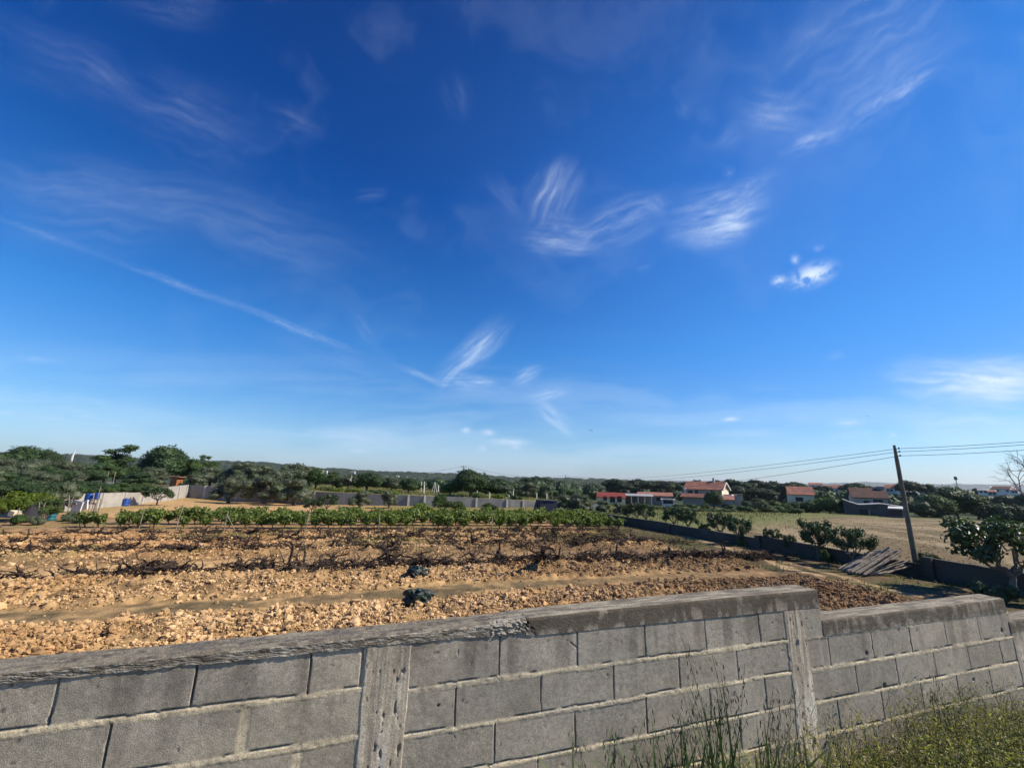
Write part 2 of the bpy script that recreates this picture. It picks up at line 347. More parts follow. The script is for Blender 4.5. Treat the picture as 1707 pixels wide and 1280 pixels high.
K = lerp(K, C(.18, .17, .055), sstep(T_+.125*S_, 38.5, 41)*np.clip(sstep(S_, 0, 14)+sstep(n2, .5, .62)*.5, 0, 1)*.85)
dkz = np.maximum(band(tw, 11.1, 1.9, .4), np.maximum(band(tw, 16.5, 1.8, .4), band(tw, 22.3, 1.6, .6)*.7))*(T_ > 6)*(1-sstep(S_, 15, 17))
K = K*(1-.36*dkz*sstep(fbm(S_*1.7, T_*1.7, 97, 3), .25, .6))[..., None]  # soil darkened under the clods, standing in for shade in their gaps
for tc_ in (20.9, 24.0, 27.1): K = lerp(K, C(.20, .13, .07), band(tw, tc_, .22, .3)*.6*(T_ < 31))
# track along the low wall
tr = sstep(S_, 15.8+(T_-10)*.06, 17.0+(T_-10)*.06)*(S_ < 22.3)*(T_ < 46)
K = lerp(K, C(.115, .085, .048), tr*.92)
K = lerp(K, C(.085, .09, .03), tr*sstep(n3, .5, .62)*.7)
pl = 16.2+(T_-10)*.40
K = lerp(K, C(.42, .30, .17), tr*band(S_-16.4-(T_-9.6)*.36+(n3-.5)*.8, 0, .16, .22)*(T_ < 25)*.9)
K = lerp(K, C(.40, .28, .15), tr*band(S_-17.8-(T_-9.6)*.27+(n3-.5)*.8, 0, .10, .2)*(T_ < 30)*.7)
# hay field
hay = (S_ > 22.3)*sstep(S_-.25*T_, 8, 12)
a_ = (S_*.74-T_*.67)
sn = fbm(a_*.55+n1*1.4, (S_*.67+T_*.74)/16, 71, 4)
HC = lerp(np.broadcast_to(C(.16, .125, .065), S_.shape+(3,)), C(.29, .225, .13), sstep(sn, .42, .62))
HC = lerp(HC, C(.16, .115, .06), sstep(sn, .36, .29)*.8)
HC = lerp(HC, C(.19, .17, .07), sstep(n2, .55, .7)*.6)
K = np.where(hay[..., None] > 0, lerp(K, HC, hay), K)
hb = sstep(T_-.50*S_, 10, 18)*hay    # rough green beyond the mown part
K = lerp(K, C(.13, .15, .045), hb*.9)
D_ = np.hypot(S_, T_)
K = lerp(K, C(.15, .16, .05), np.maximum(sstep(T_-far_wall_t(S_), 0, 1), sstep(S_, -22.8, -23.3)*(T_ > 46))*.95)
K = lerp(K, C(.10, .085, .05), sstep(S_, -12, -22)*(T_ > 46)*(S_ < -10)*np.maximum(sstep(T_-far_wall_t(S_), 0, 1), sstep(S_, -22.8, -23.3))*.85)  # left terrace browner, and darkened to carry the trees' shade in its colour
K = lerp(K, C(.22, .19, .06), sstep(T_-far_wall_t(S_), 0, 1)*sstep(S_, -14, -6)*sstep(n2, .45, .6)*.7*(D_ < 160))
K = lerp(K, C(.05, .07, .028), sstep(D_, 95, 150))
K = lerp(K, C(.17, .14, .08), (T_ < WALLT+.05).astype(float))
GROUND = pmat('ground_soil', (.72, .72, .70), (1.22, 1.2, 1.18), 2.2, .95, .9, 14, 8, attr=True, dist=.035, spec=.15)
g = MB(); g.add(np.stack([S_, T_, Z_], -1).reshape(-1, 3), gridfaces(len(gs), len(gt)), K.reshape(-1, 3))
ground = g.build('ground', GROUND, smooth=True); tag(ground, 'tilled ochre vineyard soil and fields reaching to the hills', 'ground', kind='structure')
# loose clods
def lumps(name, pts, size, seed, mat, base=ICO1, flat=.75):
    r = np.random.RandomState(seed); V0, F0 = base; n = len(pts)
    V = V0[None]*(1+(.38 if len(V0) < 20 else .2)*(r.rand(n, len(V0), 1)-.5)*2)
    sc = size[:, None, None]*(r.rand(n, 1, 3)*.7+.6); sc[:, :, 2] *= flat
    an = r.rand(n)*6.28; c, s = np.cos(an), np.sin(an)
    V = V*sc; X = V[..., 0]*c[:, None]-V[..., 1]*s[:, None]; Y = V[..., 0]*s[:, None]+V[..., 1]*c[:, None]
    V = np.stack([X, Y, V[..., 2]], -1)+pts[:, None]
    Fc = (F0[None]+np.arange(n)[:, None, None]*len(V0)).reshape(-1, 3)
    m = MB(); m.add(V.reshape(-1, 3), Fc); return m.build(name, mat)
def scatter(n, s0, s1, t0, t1, dens, seed):
    r = np.random.RandomState(seed); s = r.uniform(s0, s1, n); t = r.uniform(t0, t1, n)
    k = r.rand(n) < dens(s, t); s, t = s[k], t[k]; return s, t, r
def clod_d(s, t):
    tt = t+(fbm(s/3.5, t/3.5, 9, 2)-.5)*.9
    d = np.maximum.reduce([band(tt, 11.1, 1.9, .3), band(tt, 16.5, 1.85, .3), band(tt, 22.3, 1.5, .6)*.8, band(tt, 25.6, 1.1, .5)*.7, band(tt, 28.6, .9, .5)*.6, .05+0*tt])
    d = np.where(t < 10, 1, d)*(1-.72*band(tt, 13.85, .35, .3))
    vis = (s > -.62*t-2)
    return d*vis*(1-sstep(s, 15.8+(t-10)*.06, 17.2+(t-10)*.06))*(.35+.65*sstep(fbm(s/1.3, t/1.3, 77, 2), .35, .6))
CLOD = pmat('dry_clods', (.50, .32, .155), (.66, .45, .24), 1.1, .95, .6, 25, dist=.02, island=.34, c3=(.43, .255, .115), s3=.22, spec=.1)
def browner(m):      # the soil turns browner toward the track
    n = NT(m.node_tree); p = n.n['Principled BSDF']; src = p.inputs['Base Color'].links[0].from_socket; sp = n.new('ShaderNodeSeparateXYZ'); n.l.new(n.new('ShaderNodeTexCoord').outputs['Object'], sp.inputs[0])
    n.l.new(n.mix(n.ramp(sp.outputs[0], 0., 13.), src, n.mix(1., src, (.50, .47, .48, 1), 'MULTIPLY')), p.inputs['Base Color'])
browner(CLOD)
s, t, r = scatter(34000, -13, 18, 8, 18.2, clod_d, 3)
sz = np.clip(r.lognormal(-3.65, .55, len(s)), .014, .11)
s2, t2, r2 = scatter(80000, -11, 17, 8, 13.2, lambda a, b: clod_d(a, b)*(b < 13), 31); s3, t3, r3 = scatter(26000, -12, 18, 15, 17.6, clod_d, 32)
s2 = np.concatenate([s2, s3]); t2 = np.concatenate([t2, t3]); z2 = np.clip(r2.lognormal(-3.95, .55, len(s2)), .011, .085)
tag(lumps('soil_clods', np.stack([s2, t2, terr(s2, t2)+z2*.3], -1), z2, 8, CLOD, ICO1, .85), 'larger dry clods heaped on the two nearest ridges', 'soil clods', kind='stuff')
tag(lumps('soil_clods', np.stack([s, t, terr(s, t)+sz*.25], -1), sz, 4, CLOD, ICO1), 'dry ochre soil clods broken over the ploughed ridges', 'soil clods', kind='stuff')
s, t, r = scatter(30000, -19, 21, 18.2, 31, clod_d, 5)
sz = np.clip(r.lognormal(-3.35, .45, len(s)), .02, .13)
tag(lumps('soil_clods', np.stack([s, t, terr(s, t)+sz*.25], -1), sz, 6, CLOD, ICO1), 'dry soil clods scattered between the farther rows', 'soil clods', kind='stuff')
# ------------------------------------------------------------------ the near block wall
def wallmat(name, bump=.5, bs=220):
    m = bpy.data.materials.new(name); m.use_nodes = True; n = NT(m.node_tree); p = n.n['Principled BSDF']
    tc = n.new('ShaderNodeTexCoord').outputs['Object']; a = n.new('ShaderNodeVertexColor', layer_name='Col').outputs[0]
    g1 = n.ramp(n.noise(tc, 170, 3, .7), .3, .7, .70, 1.28); g2 = n.ramp(n.noise(tc, 3.5, 6, .6), .25, .75, .82, 1.16); g3 = n.ramp(n.noise(tc, 38, 5, .65), .3, .7, .84, 1.12)
    f = n.math('MULTIPLY', n.math('MULTIPLY', g1, g2), g3)
    vo = n.new('ShaderNodeTexVoronoi', feature='F1'); n.l.new(tc, vo.inputs['Vector']); vo.inputs['Scale'].default_value = 75
    pit = n.ramp(vo.outputs['Distance'], .06, .16, .35, 1.)
    sel = n.ramp(n.noise(tc, 26, 2), .52, .6)
    f = n.math('MULTIPLY', f, n.math('ADD', n.math('MULTIPLY', n.math('SUBTRACT', pit, 1.), sel), 1.))
    cc = n.new('ShaderNodeCombineXYZ')
    for i in range(3): n.l.new(f, cc.inputs[i])
    c = n.mix(1., a, cc.outputs[0], 'MULTIPLY')
    vo2 = n.new('ShaderNodeTexVoronoi', feature='F1'); n.l.new(tc, vo2.inputs['Vector']); vo2.inputs['Scale'].default_value = 34
    fl = n.math('MULTIPLY', n.ramp(vo2.outputs['Distance'], .13, .07), n.ramp(n.noise(tc, 15, 2), .58, .64))
    c = n.mix(n.math('MULTIPLY', fl, .6), c, (.62, .60, .55, 1))
    n.l.new(c, p.inputs['Base Color']); p.inputs['Roughness'].default_value = .95; p.inputs['Specular IOR Level'].default_value = .15
    b = n.new('ShaderNodeBump'); b.inputs['Strength'].default_value = bump; b.inputs['Distance'].default_value = .006
    n.l.new(n.noise(tc, bs, 4, .7), b.inputs['Height']); n.l.new(b.outputs[0], p.inputs['Normal'])
    return m
BLOCKM = wallmat('concrete_blocks'); PILM = wallmat('cast_concrete', .5, 130); COPM = wallmat('stained_coping', .8, 90)
wall = empty('block_wall', (2.4, WALLT, .6)); tag(wall, 'grey concrete block wall in the foreground with stepped weathered coping', 'block wall')
def panel(s0, s1, zt, zb, lines, joints, name, ds=.008, dz=.006, seed=0, thick=()):
    """z given relative to the eye; lines = bed joints, joints[k] = head joints of the course above lines[k]"""
    sj = np.concatenate([np.asarray(j, float) for j in joints]+[np.zeros(0)]); sj = sj[(sj > s0) & (sj < s1)]
    S = np.unique(np.round(np.concatenate([np.arange(s0, s1, ds), [s1], sj-.0035, sj, sj+.0035, sj-.006, sj+.006]), 4)); S = S[(S >= s0) & (S <= s1)]
    Zg = np.arange(zb, zt+dz/2, dz)
    SS, ZZ = np.meshgrid(S, Zg, indexing='ij')
    h = (fbm(SS*60, ZZ*60, 3+seed, 3)-.5)*.0018+(fbm(SS*9, ZZ*9, 8+seed, 3)-.5)*.002
    colr = np.empty(SS.shape+(3,)); colr[:] = C(.37, .332, .265)
    warm = sstep(fbm(SS*1.4, ZZ*2.2, 12+seed, 4), .42, .68)
    colr = lerp(colr, C(.41, .36, .275), warm*.7)
    zl = lines+[zb-1]
    top = zt+.5; crs = np.zeros(SS.shape, int)
    for k, L in enumerate(zl):
        inc = (ZZ < top) & (ZZ >= L)
        js = sorted([s0-9]+list(joints[k] if k < len(joints) else [])+[s1+9])
        for a, b in zip(js, js[1:]):
            q = inc & (SS >= a) & (SS < b); rr = random.Random(int(a*1000)+k*77+seed)
            off, br, tl = rr.uniform(-.0015, .0015), rr.uniform(.89, 1.11), rr.uniform(-.004, .004)
            h[q] += off; colr[q] *= br
        for j in (joints[k] if k < len(joints) else []):
            wob = (fbm(ZZ*22, ZZ*0+j, 4)-.5)*.006
            d = np.abs(SS-j-wob); th = j in thick
            if th:
                m = inc*(1-sstep(d, .016, .024)); colr = lerp(colr, C(.66, .56, .38), m*.95); h -= m*.002
            else:
                openj = sstep(fbm(ZZ*14, ZZ*0+j*3, 6), .25, .5)
                m = inc*(1-sstep(d, .0028, .0055)); h -= m*(.004+.012*openj); colr = lerp(colr, C(.12, .115, .10), m*(.30+.45*openj))
        top = L
    for k, L in enumerate(lines):
        wob = (fbm(SS*5, SS*0+L*3, 15+seed)-.5)*.012+(fbm(SS*45, SS*0+L, 16)-.5)*.008
        hw = .0075+.010*fbm(SS*3.3, SS*0+L*7, 17+seed, 3)
        d = ZZ-L-wob; ad = np.abs(d)
        m = 1-sstep(ad, hw-.002, hw+.003)
        n = fbm(SS*70, ZZ*90, 19, 3)
        colr = lerp(colr, C(.66, .56, .38), m*sstep(n, .12, .4)); h = h*(1-m)+m*(.0022+(n-.5)*.006)
        gap = (1-sstep(np.abs(d-hw-.001), .001, .0045))*sstep(fbm(SS*6, SS*0+L*11, 23+seed, 4), .46, .6)
        h -= gap*.014; colr = lerp(colr, C(.09, .085, .08), gap*.8)
    # old stains, chips
    drip = sstep(fbm(SS*11, ZZ*1.1, 63+seed, 4), .50, .70)*sstep(ZZ, zt-.55, zt-.05); colr = lerp(colr, C(.145, .125, .10), drip*.55)
    sm = sstep(fbm(SS*3.1, ZZ*7, 67+seed, 5), .60, .72); colr = lerp(colr, C(.40, .355, .28), sm*.45)
    alg = sstep(fbm(SS*2.4, ZZ*3, 69+seed, 4), .48, .68)*sstep(-ZZ, -zb-.9, -zb); colr = lerp(colr, C(.17, .175, .12), alg*.5)
    chip = sstep(fbm(SS*26, ZZ*26, 31+seed, 3), .82, .85); h -= chip*.003; colr = lerp(colr, C(.12, .115, .105), chip*.6)
    lo = sstep(fbm(SS*2.2, ZZ*9, 37+seed, 4), .55, .75); colr = lerp(colr, C(.33, .30, .25), lo*.35)
    for (cs, cz, r0) in HOLES:
        if s0 < cs < s1:
            d = np.hypot(SS-cs, ZZ-cz)+(fbm(SS*40, ZZ*40, 44)-.5)*.012
            m = 1-sstep(d, r0*.7, r0*1.1); h -= m*.04; colr = lerp(colr, C(.02, .018, .016), m)
    if s0 < .8 < s1:   # crack running down from the coping
        for (a0, b0, a1, b1) in CRACKS:
            tt = np.clip((ZZ-b0)/(b1-b0), 0, 1); d = np.abs(SS-(a0+(a1-a0)*tt)-(fbm(ZZ*18, ZZ*0, 51)-.5)*.03)
            m = (1-sstep(d, .0015, .004))*(ZZ < max(b0, b1))*(ZZ > min(b0, b1)); h -= m*.012; colr = lerp(colr, C(.1, .095, .09), m*.8)
    V = np.stack([SS, WALLT-h, ZZ+EYE], -1)
    b = MB(); f = gridfaces(*SS.shape); b.add(V.reshape(-1, 3), f, colr.reshape(-1, 3))
    o = b.build(name, BLOCKM, wall, smooth=True)
    core = MB(); core.box(((s0+s1)/2, WALLT+.10, (zb+zt)/2+EYE), (s1-s0-.004, .13, zt-zb-.004))
    core.c = [np.broadcast_to(C(.25, .245, .235), (8, 3))]
    me = core.mesh('core'); me.materials.append(BLOCKM)
    co = bpy.data.objects.new('wall_core', me); link(co, o); co.matrix_parent_inverse = Matrix(); return o
HOLES = [(4.008, -1.264, .016), (5.948, -1.252, .018), (4.55, -1.50, .007), (4.16, -1.51, .014), (5.35, -1.60, .012), (.53, -1.19, .006)]
CRACKS = [(1.27, -.90, 1.38, -.985), (.116, -.9, .09, -1.06)]
panel(-2.2, .135, -.85, -1.95, [-1.066, -1.281, -1.496, -1.71], [[-2.14, -1.64, -1.14, -.635, -.14, .11], [-1.9, -1.40, -.92, -.40], [-1.14, -.64, -.148], [-1.4, -.9, -.4], [-1.6, -1.1, -.6]], 'block_panel', seed=1, thick=(-.40, -.148))
panel(-10, -2.2, -.85, -2.0, [-1.066, -1.281, -1.496, -1.71], [list(np.arange(-9.6, -2.3, .5)), list(np.arange(-9.4, -2.3, .5))]*2, 'block_panel', ds=.05, dz=.012, seed=2)
panel(.345, 3.17, -.86, -2.35, [-1.102, -1.312, -1.527, -1.742, -1.957, -2.17], [[.874, 1.384, 1.886, 2.39, 2.893], [.625, 1.14, 1.64, 2.149, 2.654], [.86, 1.364, 1.875, 2.39, 2.893], [.62, 1.122, 1.63, 2.13, 2.63], [.88, 1.38, 1.88, 2.38, 2.88], [.63, 1.13, 1.63, 2.13, 2.63]], 'block_panel', seed=3)
panel(3.35, 3.545, -.86, -1.10, [], [[]], 'block_panel', seed=4)
panel(3.35, 6.12, -1.09, -2.7, [-1.10, -1.322, -1.537, -1.752, -1.967, -2.18], [[], [3.590, 4.096, 4.585, 5.08, 5.59], [3.85, 4.345, 4.852, 5.352, 5.865], [3.6, 4.104, 4.61, 5.11, 5.608], [3.85, 4.35, 4.85, 5.35, 5.85], [3.6, 4.1, 4.6, 5.1, 5.6]], 'block_panel', ds=.01, dz=.008, seed=5)
panel(6.32, 10.5, -1.27, -3.0, [-1.54, -1.755, -1.97, -2.18], [list(np.arange(6.6, 10.4, .5)), list(np.arange(6.85, 10.4, .5))]*2, 'block_panel', ds=.03, dz=.012, seed=6)
def pillar(s0, s1, zt, zb, seed, bright=1.):
    S = np.arange(s0-.02, s1+.0201, .005); Zg = np.arange(zb, zt, .007); SS, ZZ = np.meshgrid(S, Zg, indexing='ij')
    el_ = s0+(fbm(ZZ*5, ZZ*0, seed, 4)-.5)*.028; er = s1+(fbm(ZZ*5, ZZ*0, seed+9, 4)-.5)*.028
    ins = sstep(SS, el_-.004, el_+.006)*(1-sstep(SS, er-.006, er+.004))
    st_ = fbm(SS*70, ZZ*1.6, seed+2, 4); st2 = fbm(SS*16, ZZ*3.4, seed+3, 4)
    h = -.008+ins*(.012+(st_-.5)*.004+(fbm(SS*30, ZZ*14, seed+4, 4)-.5)*.004)
    c = lerp(np.broadcast_to(C(.40, .345, .26), SS.shape+(3,)), C(.60, .53, .42)*bright, sstep(st_*.5+st2*.5, .38, .62))
    c = lerp(c, C(.60, .55, .46)*bright, sstep(st2, .58, .72)*sstep(-ZZ, -zt+.25, -zt+.6)*.8)
    c = lerp(c, C(.25, .215, .165), sstep(ZZ, zt-.30, zt)*.65*sstep(st2, .3, .6))
    pit = sstep(fbm(SS*55, ZZ*26, seed+6, 3), .73, .78); h -= pit*.005*ins; c = lerp(c, C(.10, .085, .065), pit*.75)
    big = sstep(fbm(SS*12, ZZ*7, seed+7, 3), .78, .81); h -= big*.006*ins; c = lerp(c, C(.13, .11, .085), big*.5)
    b = MB(); b.add(np.stack([SS, WALLT-h, ZZ+EYE], -1).reshape(-1, 3), gridfaces(*SS.shape), c.reshape(-1, 3))
    o = b.build('pillar', PILM, wall, smooth=True)
    k = MB(); k.box(((s0+s1)/2, WALLT+.10, (zb+zt)/2+EYE), (s1-s0, .14, zt-zb)); k.c = [np.broadcast_to(C(.4, .36, .3), (8, 3))]
    me = k.mesh('pillar_core'); me.materials.append(PILM); link(bpy.data.objects.new('pillar_core', me), o).matrix_parent_inverse = Matrix()
pillar(.125, .362, -.868, -2.1, 3, .92); pillar(3.15, 3.372, -.89, -2.45, 21, 1.12); pillar(6.10, 6.35, -1.275, -2.8, 33, 1.1)
def coping(s0, s1, ztop, zbot, rough, seed, ds=.01, endcap=True):
    """profile swept along the wall; zbot(s), rough(s) arrays"""
    S = np.arange(s0, s1+ds/2, ds); n = len(S); W = .185
    q = np.concatenate([np.linspace(0, 1, 12), 1+np.linspace(.06, 1, 15), 2+np.linspace(.15, 1, 6)])   # front, top, back
    SS, Q = np.meshgrid(S, q, indexing='ij')
    zt = ztop(SS) if callable(ztop) else ztop+0*SS; zb = zbot(SS) if callable(zbot) else zbot+0*SS; ro = rough(SS)
    zb = zb-ro*(.014*(fbm(SS*7, SS*0, seed+1, 4)-.3)+.008*(fbm(SS*32, SS*0, seed+2, 3)-.5))
    fq = np.clip(Q, 0, 1); tq = np.clip(Q-1, 0, 1); bq = np.clip(Q-2, 0, 1)
    nz = fbm(SS*9, Q*3, seed+3, 4)-.5; nf = fbm(SS*55, Q*14, seed+4, 4)-.5
    r_ = .010+.010*ro
    z = zb+(zt-zb)*fq
    z = z-r_*(sstep(Q, .88, 1)*.3*(Q <= 1)) + np.where(Q > 1, -.008*ro*np.abs(nz)*2-(.004+.010*ro)*(1-sstep(tq, 0, .14)), 0)
    y = WALLT-.005-.003*ro-(.008*nz*ro+nf*(.002+.0045*ro))*(Q < 1.4)
    y = y+np.where((Q > .85) & (Q <= 1), r_*.5*sstep(Q, .85, 1), 0)
    y = np.where(Q > 1, WALLT-.005+W*tq+.006*nf+r_*.5*(1-tq), y)
    z = np.where(Q > 1, z+.007*nz+(.003+.004*ro)*nf, z)
    z = np.where(Q > 2, zt-(zt-zb)*bq, z)
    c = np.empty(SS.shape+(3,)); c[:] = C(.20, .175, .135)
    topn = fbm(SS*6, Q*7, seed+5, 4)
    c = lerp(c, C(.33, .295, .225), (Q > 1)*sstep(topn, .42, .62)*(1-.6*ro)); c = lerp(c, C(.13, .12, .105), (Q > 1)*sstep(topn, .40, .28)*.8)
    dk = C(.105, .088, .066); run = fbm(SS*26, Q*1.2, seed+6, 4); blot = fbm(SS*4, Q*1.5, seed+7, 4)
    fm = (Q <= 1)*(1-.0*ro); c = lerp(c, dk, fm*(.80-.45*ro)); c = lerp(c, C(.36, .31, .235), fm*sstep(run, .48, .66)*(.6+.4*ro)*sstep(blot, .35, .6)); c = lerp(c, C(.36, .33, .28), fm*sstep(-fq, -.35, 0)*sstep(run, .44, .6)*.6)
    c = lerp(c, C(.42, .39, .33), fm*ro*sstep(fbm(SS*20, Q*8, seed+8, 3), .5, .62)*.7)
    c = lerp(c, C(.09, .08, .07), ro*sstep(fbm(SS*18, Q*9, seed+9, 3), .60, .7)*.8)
    if s0 < 1.0 < s1:    # the broken patch
        pm = band(SS, .93, .10, .03); c = lerp(c, C(.40, .36, .29), pm*(Q < 1.3)*.8); y = y+pm*nf*(Q < 1.2)*.05
        cr_ = 1-sstep(np.abs(SS-1.045-.05*(1-fq)*(fq < .5)-(fbm(Q*8, Q*0, 3)-.5)*.04), .002, .008); c = lerp(c, C(.03, .027, .023), cr_*(Q < 1.5)*.9); y = y+cr_*(Q < 1.5)*.02
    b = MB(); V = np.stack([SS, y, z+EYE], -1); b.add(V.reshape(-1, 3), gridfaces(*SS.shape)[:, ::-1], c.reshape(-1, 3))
    for i in (0, n-1):   # end caps as fans
        P = V[i]; ctr = P.mean(0); m = len(q); Vv = np.concatenate([P, ctr[None]]); a = np.arange(m)
        b.add(Vv, np.stack([a, (a+1) % m, np.full(m, m)], -1), np.broadcast_to(dk*1.3, (m+1, 3)))
    return b.build('coping', COPM, wall, smooth=False)
ro1 = lambda s: 1-sstep(s, .85, 1.06)
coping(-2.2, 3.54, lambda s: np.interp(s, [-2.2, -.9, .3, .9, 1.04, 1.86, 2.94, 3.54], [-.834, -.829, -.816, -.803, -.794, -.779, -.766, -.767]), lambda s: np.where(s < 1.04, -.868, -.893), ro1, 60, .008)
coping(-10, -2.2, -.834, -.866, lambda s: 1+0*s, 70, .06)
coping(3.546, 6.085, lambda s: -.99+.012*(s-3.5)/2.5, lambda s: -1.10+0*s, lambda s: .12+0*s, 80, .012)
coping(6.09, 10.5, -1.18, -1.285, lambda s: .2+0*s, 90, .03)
# ------------------------------------------------------------------ other walls of the place
def wall_run(name, P, H0, H1, thick, mat, label, pil=None, pilm=None, course=.2, cop=None, cat='block wall', sink=.4, parent=None, base=None, gm=None):
    """a wall along the polyline P with tops H0[i] (absolute z)"""
    rt_ = empty(name, (P[0][0], P[0][1], 0)); tag(rt_, label, cat, gm)
    b = MB()
    for (a, c, za, zc) in zip(P, P[1:], H0, H1):
        a = np.array(a, float); c = np.array(c, float); d = c-a; L = np.hypot(*d); d /= L; nn = np.array([-d[1], d[0]])*thick/2
        m = max(2, int(L/1.0)); k = np.linspace(0, 1, m)
        top = za+(zc-za)*k; pos = a+np.outer(k, c-a)
        bz = terr(pos[:, 0], pos[:, 1], False)-sink if base is None else base+0*k
        V = []
        for sg in (1, -1):
            V.append(np.column_stack([pos+nn*sg, bz])); V.append(np.column_stack([pos+nn*sg, top]))
        V = np.stack(V, 1); I = np.arange(m-1)[:, None]*4
        Fq = np.concatenate([I+np.array(x) for x in [(0, 4, 5, 1), (1, 5, 7, 3), (3, 7, 6, 2)]])
        b.add(V.reshape(-1, 3), [Fq, np.array([[0, 1, 3, 2]]), np.array([[4*m-4, 4*m-2, 4*m-1, 4*m-3]])])
    b.build('wall_panel', mat, rt_)
    for (x, y, zt) in (pil or []):
        q = MB(); g0 = TZ(x, y-.3)-.1; q.box((x, y, (g0+zt)/2), (.26, thick+.12, zt-g0)); q.build('pillar', pilm, rt_)
    return rt_
def blockwall_mat(name, c1, c2, jc, sc=1.):
    m = pmat(name, c1, c2, .8, .95, .3, 20); n = NT(m.node_tree); p = n.n['Principled BSDF']
    src = p.inputs['Base Color'].links[0].from_socket
    tc = n.new('ShaderNodeTexCoord').outputs['Object']; sep = n.new('ShaderNodeSeparateXYZ'); n.l.new(tc, sep.inputs[0])
    z = n.math('MULTIPLY', sep.outputs[2], 1/.205); fr = n.math('FRACT', n.math('ADD', z, 40.3)); l1 = n.ramp(n.math('ABSOLUTE', n.math('SUBTRACT', fr, .5)), .40, .46)
    c = n.mix(n.math('MULTIPLY', l1, .55), src, (*jc, 1)); n.l.new(c, p.inputs['Base Color']); return m
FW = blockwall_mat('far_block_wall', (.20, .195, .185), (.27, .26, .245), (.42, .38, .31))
LW = blockwall_mat('sunlit_block_wall', (.30, .285, .26), (.40, .38, .34), (.52, .48, .41))  # paler copy of the far wall, with the sunshine put into its colour
DW = blockwall_mat('low_wall_blocks', (.055, .052, .045), (.085, .08, .068), (.10, .09, .075))  # near-black blocks: the shade on the field side is put into the colour
def ptop(x):
    return float(np.interp(x, [-19.2, -5.6, .2, 7.6, 13.7, 20.2, 22.8, 28.7, 33], [1.82, 1.58, 1.53, 1.41, 1.3, 1.11, .98, .8, .7]))
FP = [-22.6, -13, -5.6, -2.5, 2.5, 7.7, 13.5, 19.4, 24, 33]
wall_run('block_wall', [(x, float(far_wall_t(x))) for x in FP], [ptop(x) for x in FP[:-1]], [ptop(x) for x in FP[1:]], .2, FW, 'long grey block wall behind the green vines holding up the terrace',
         [(x, float(far_wall_t(x))-.04, ptop(x)+.02) for x in (-20.15, -15.5, -10.5, -5.2, .6, 6.18, 8.18, 14.84, 18.94, 21.24, 25.5)], CONCR)
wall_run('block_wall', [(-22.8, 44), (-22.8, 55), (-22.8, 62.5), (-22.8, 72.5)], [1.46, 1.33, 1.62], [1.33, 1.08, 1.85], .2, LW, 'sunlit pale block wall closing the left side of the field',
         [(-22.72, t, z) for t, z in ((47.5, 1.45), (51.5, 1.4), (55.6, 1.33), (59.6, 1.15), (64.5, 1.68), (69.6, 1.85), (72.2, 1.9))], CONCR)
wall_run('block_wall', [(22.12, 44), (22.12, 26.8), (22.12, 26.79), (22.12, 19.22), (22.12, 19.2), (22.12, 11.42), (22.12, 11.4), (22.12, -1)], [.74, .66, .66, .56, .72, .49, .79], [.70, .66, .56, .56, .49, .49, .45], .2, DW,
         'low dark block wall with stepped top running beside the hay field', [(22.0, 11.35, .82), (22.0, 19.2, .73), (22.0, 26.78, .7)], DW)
# ------------------------------------------------------------------ vegetation
def leaves(b, P, N, size, asp, r, mi=0, fold=False):
    n = len(P); N = N/(np.linalg.norm(N, axis=1)[:, None]+1e-9)
    T = r.randn(n, 3); T -= (T*N).sum(1)[:, None]*N; T /= np.linalg.norm(T, axis=1)[:, None]+1e-9; B = np.cross(N, T)
    sz = (size*(.6+.8*r.rand(n)))[:, None]
    if fold:
        pts = [P-T*sz*.5, P-T*sz*.12+B*sz*asp*.5+N*sz*.10, P+T*sz*.28+B*sz*asp*.38+N*sz*.06, P+T*sz*.55-N*sz*.1, P+T*sz*.28-B*sz*asp*.38+N*sz*.06, P-T*sz*.12-B*sz*asp*.5+N*sz*.10]
        V = np.stack(pts, 1).reshape(-1, 3); i = np.arange(n)[:, None]*6
        b.add(V, np.concatenate([i+np.array([0, 1, 2, 3]), i+np.array([0, 3, 4, 5])]), mi=mi)
    else:
        pts = [P-T*sz*.5, P+B*sz*asp*.5, P+T*sz*.5, P-B*sz*asp*.5]
        V = np.stack(pts, 1).reshape(-1, 3); b.add(V, np.arange(n)[:, None]*4+np.arange(4), mi=mi)
def crown_mesh(blobs, n, leaf, asp, seed, core=.72, shell=.28, fold=False, up=.25, lump=.35, droop=0.):
    r = np.random.RandomState(seed); b = MB(); B = np.array(blobs, float)
    a = (B[:, 3]*B[:, 4])+(B[:, 3]*B[:, 5]); pk = r.choice(len(B), n, p=a/a.sum())
    d = r.randn(n, 3); d[:, 2] += up; d /= np.linalg.norm(d, axis=1)[:, None]
    lum = 1+lump*(fbm(d[:, 0]*2.6+pk*7, d[:, 1]*2.6+d[:, 2]*3.1, seed % 50, 3)-.5)*2
    rad = (1-np.abs(r.randn(n))*shell).clip(.15, 1.15)*lum
    P = B[pk, :3]+d*B[pk, 3:6]*rad[:, None]; P[:, 2] -= droop*r.rand(n)
    N = d+.8*r.randn(n, 3); N[:, 2] += .35
    k = P[:, 2] > .03
    leaves(b, P[k], N[k], leaf, asp, r, fold=fold)
    if core:
        V0, F0 = ICO2
        for j, q in enumerate(B):
            l2 = 1+.35*(fbm(V0[:, 0]*2+j*5, V0[:, 1]*2+V0[:, 2]*2.3, 9, 2)-.5)*2
            b.add(V0*q[3:6]*core*l2[:, None]+q[:3], F0)
    return b
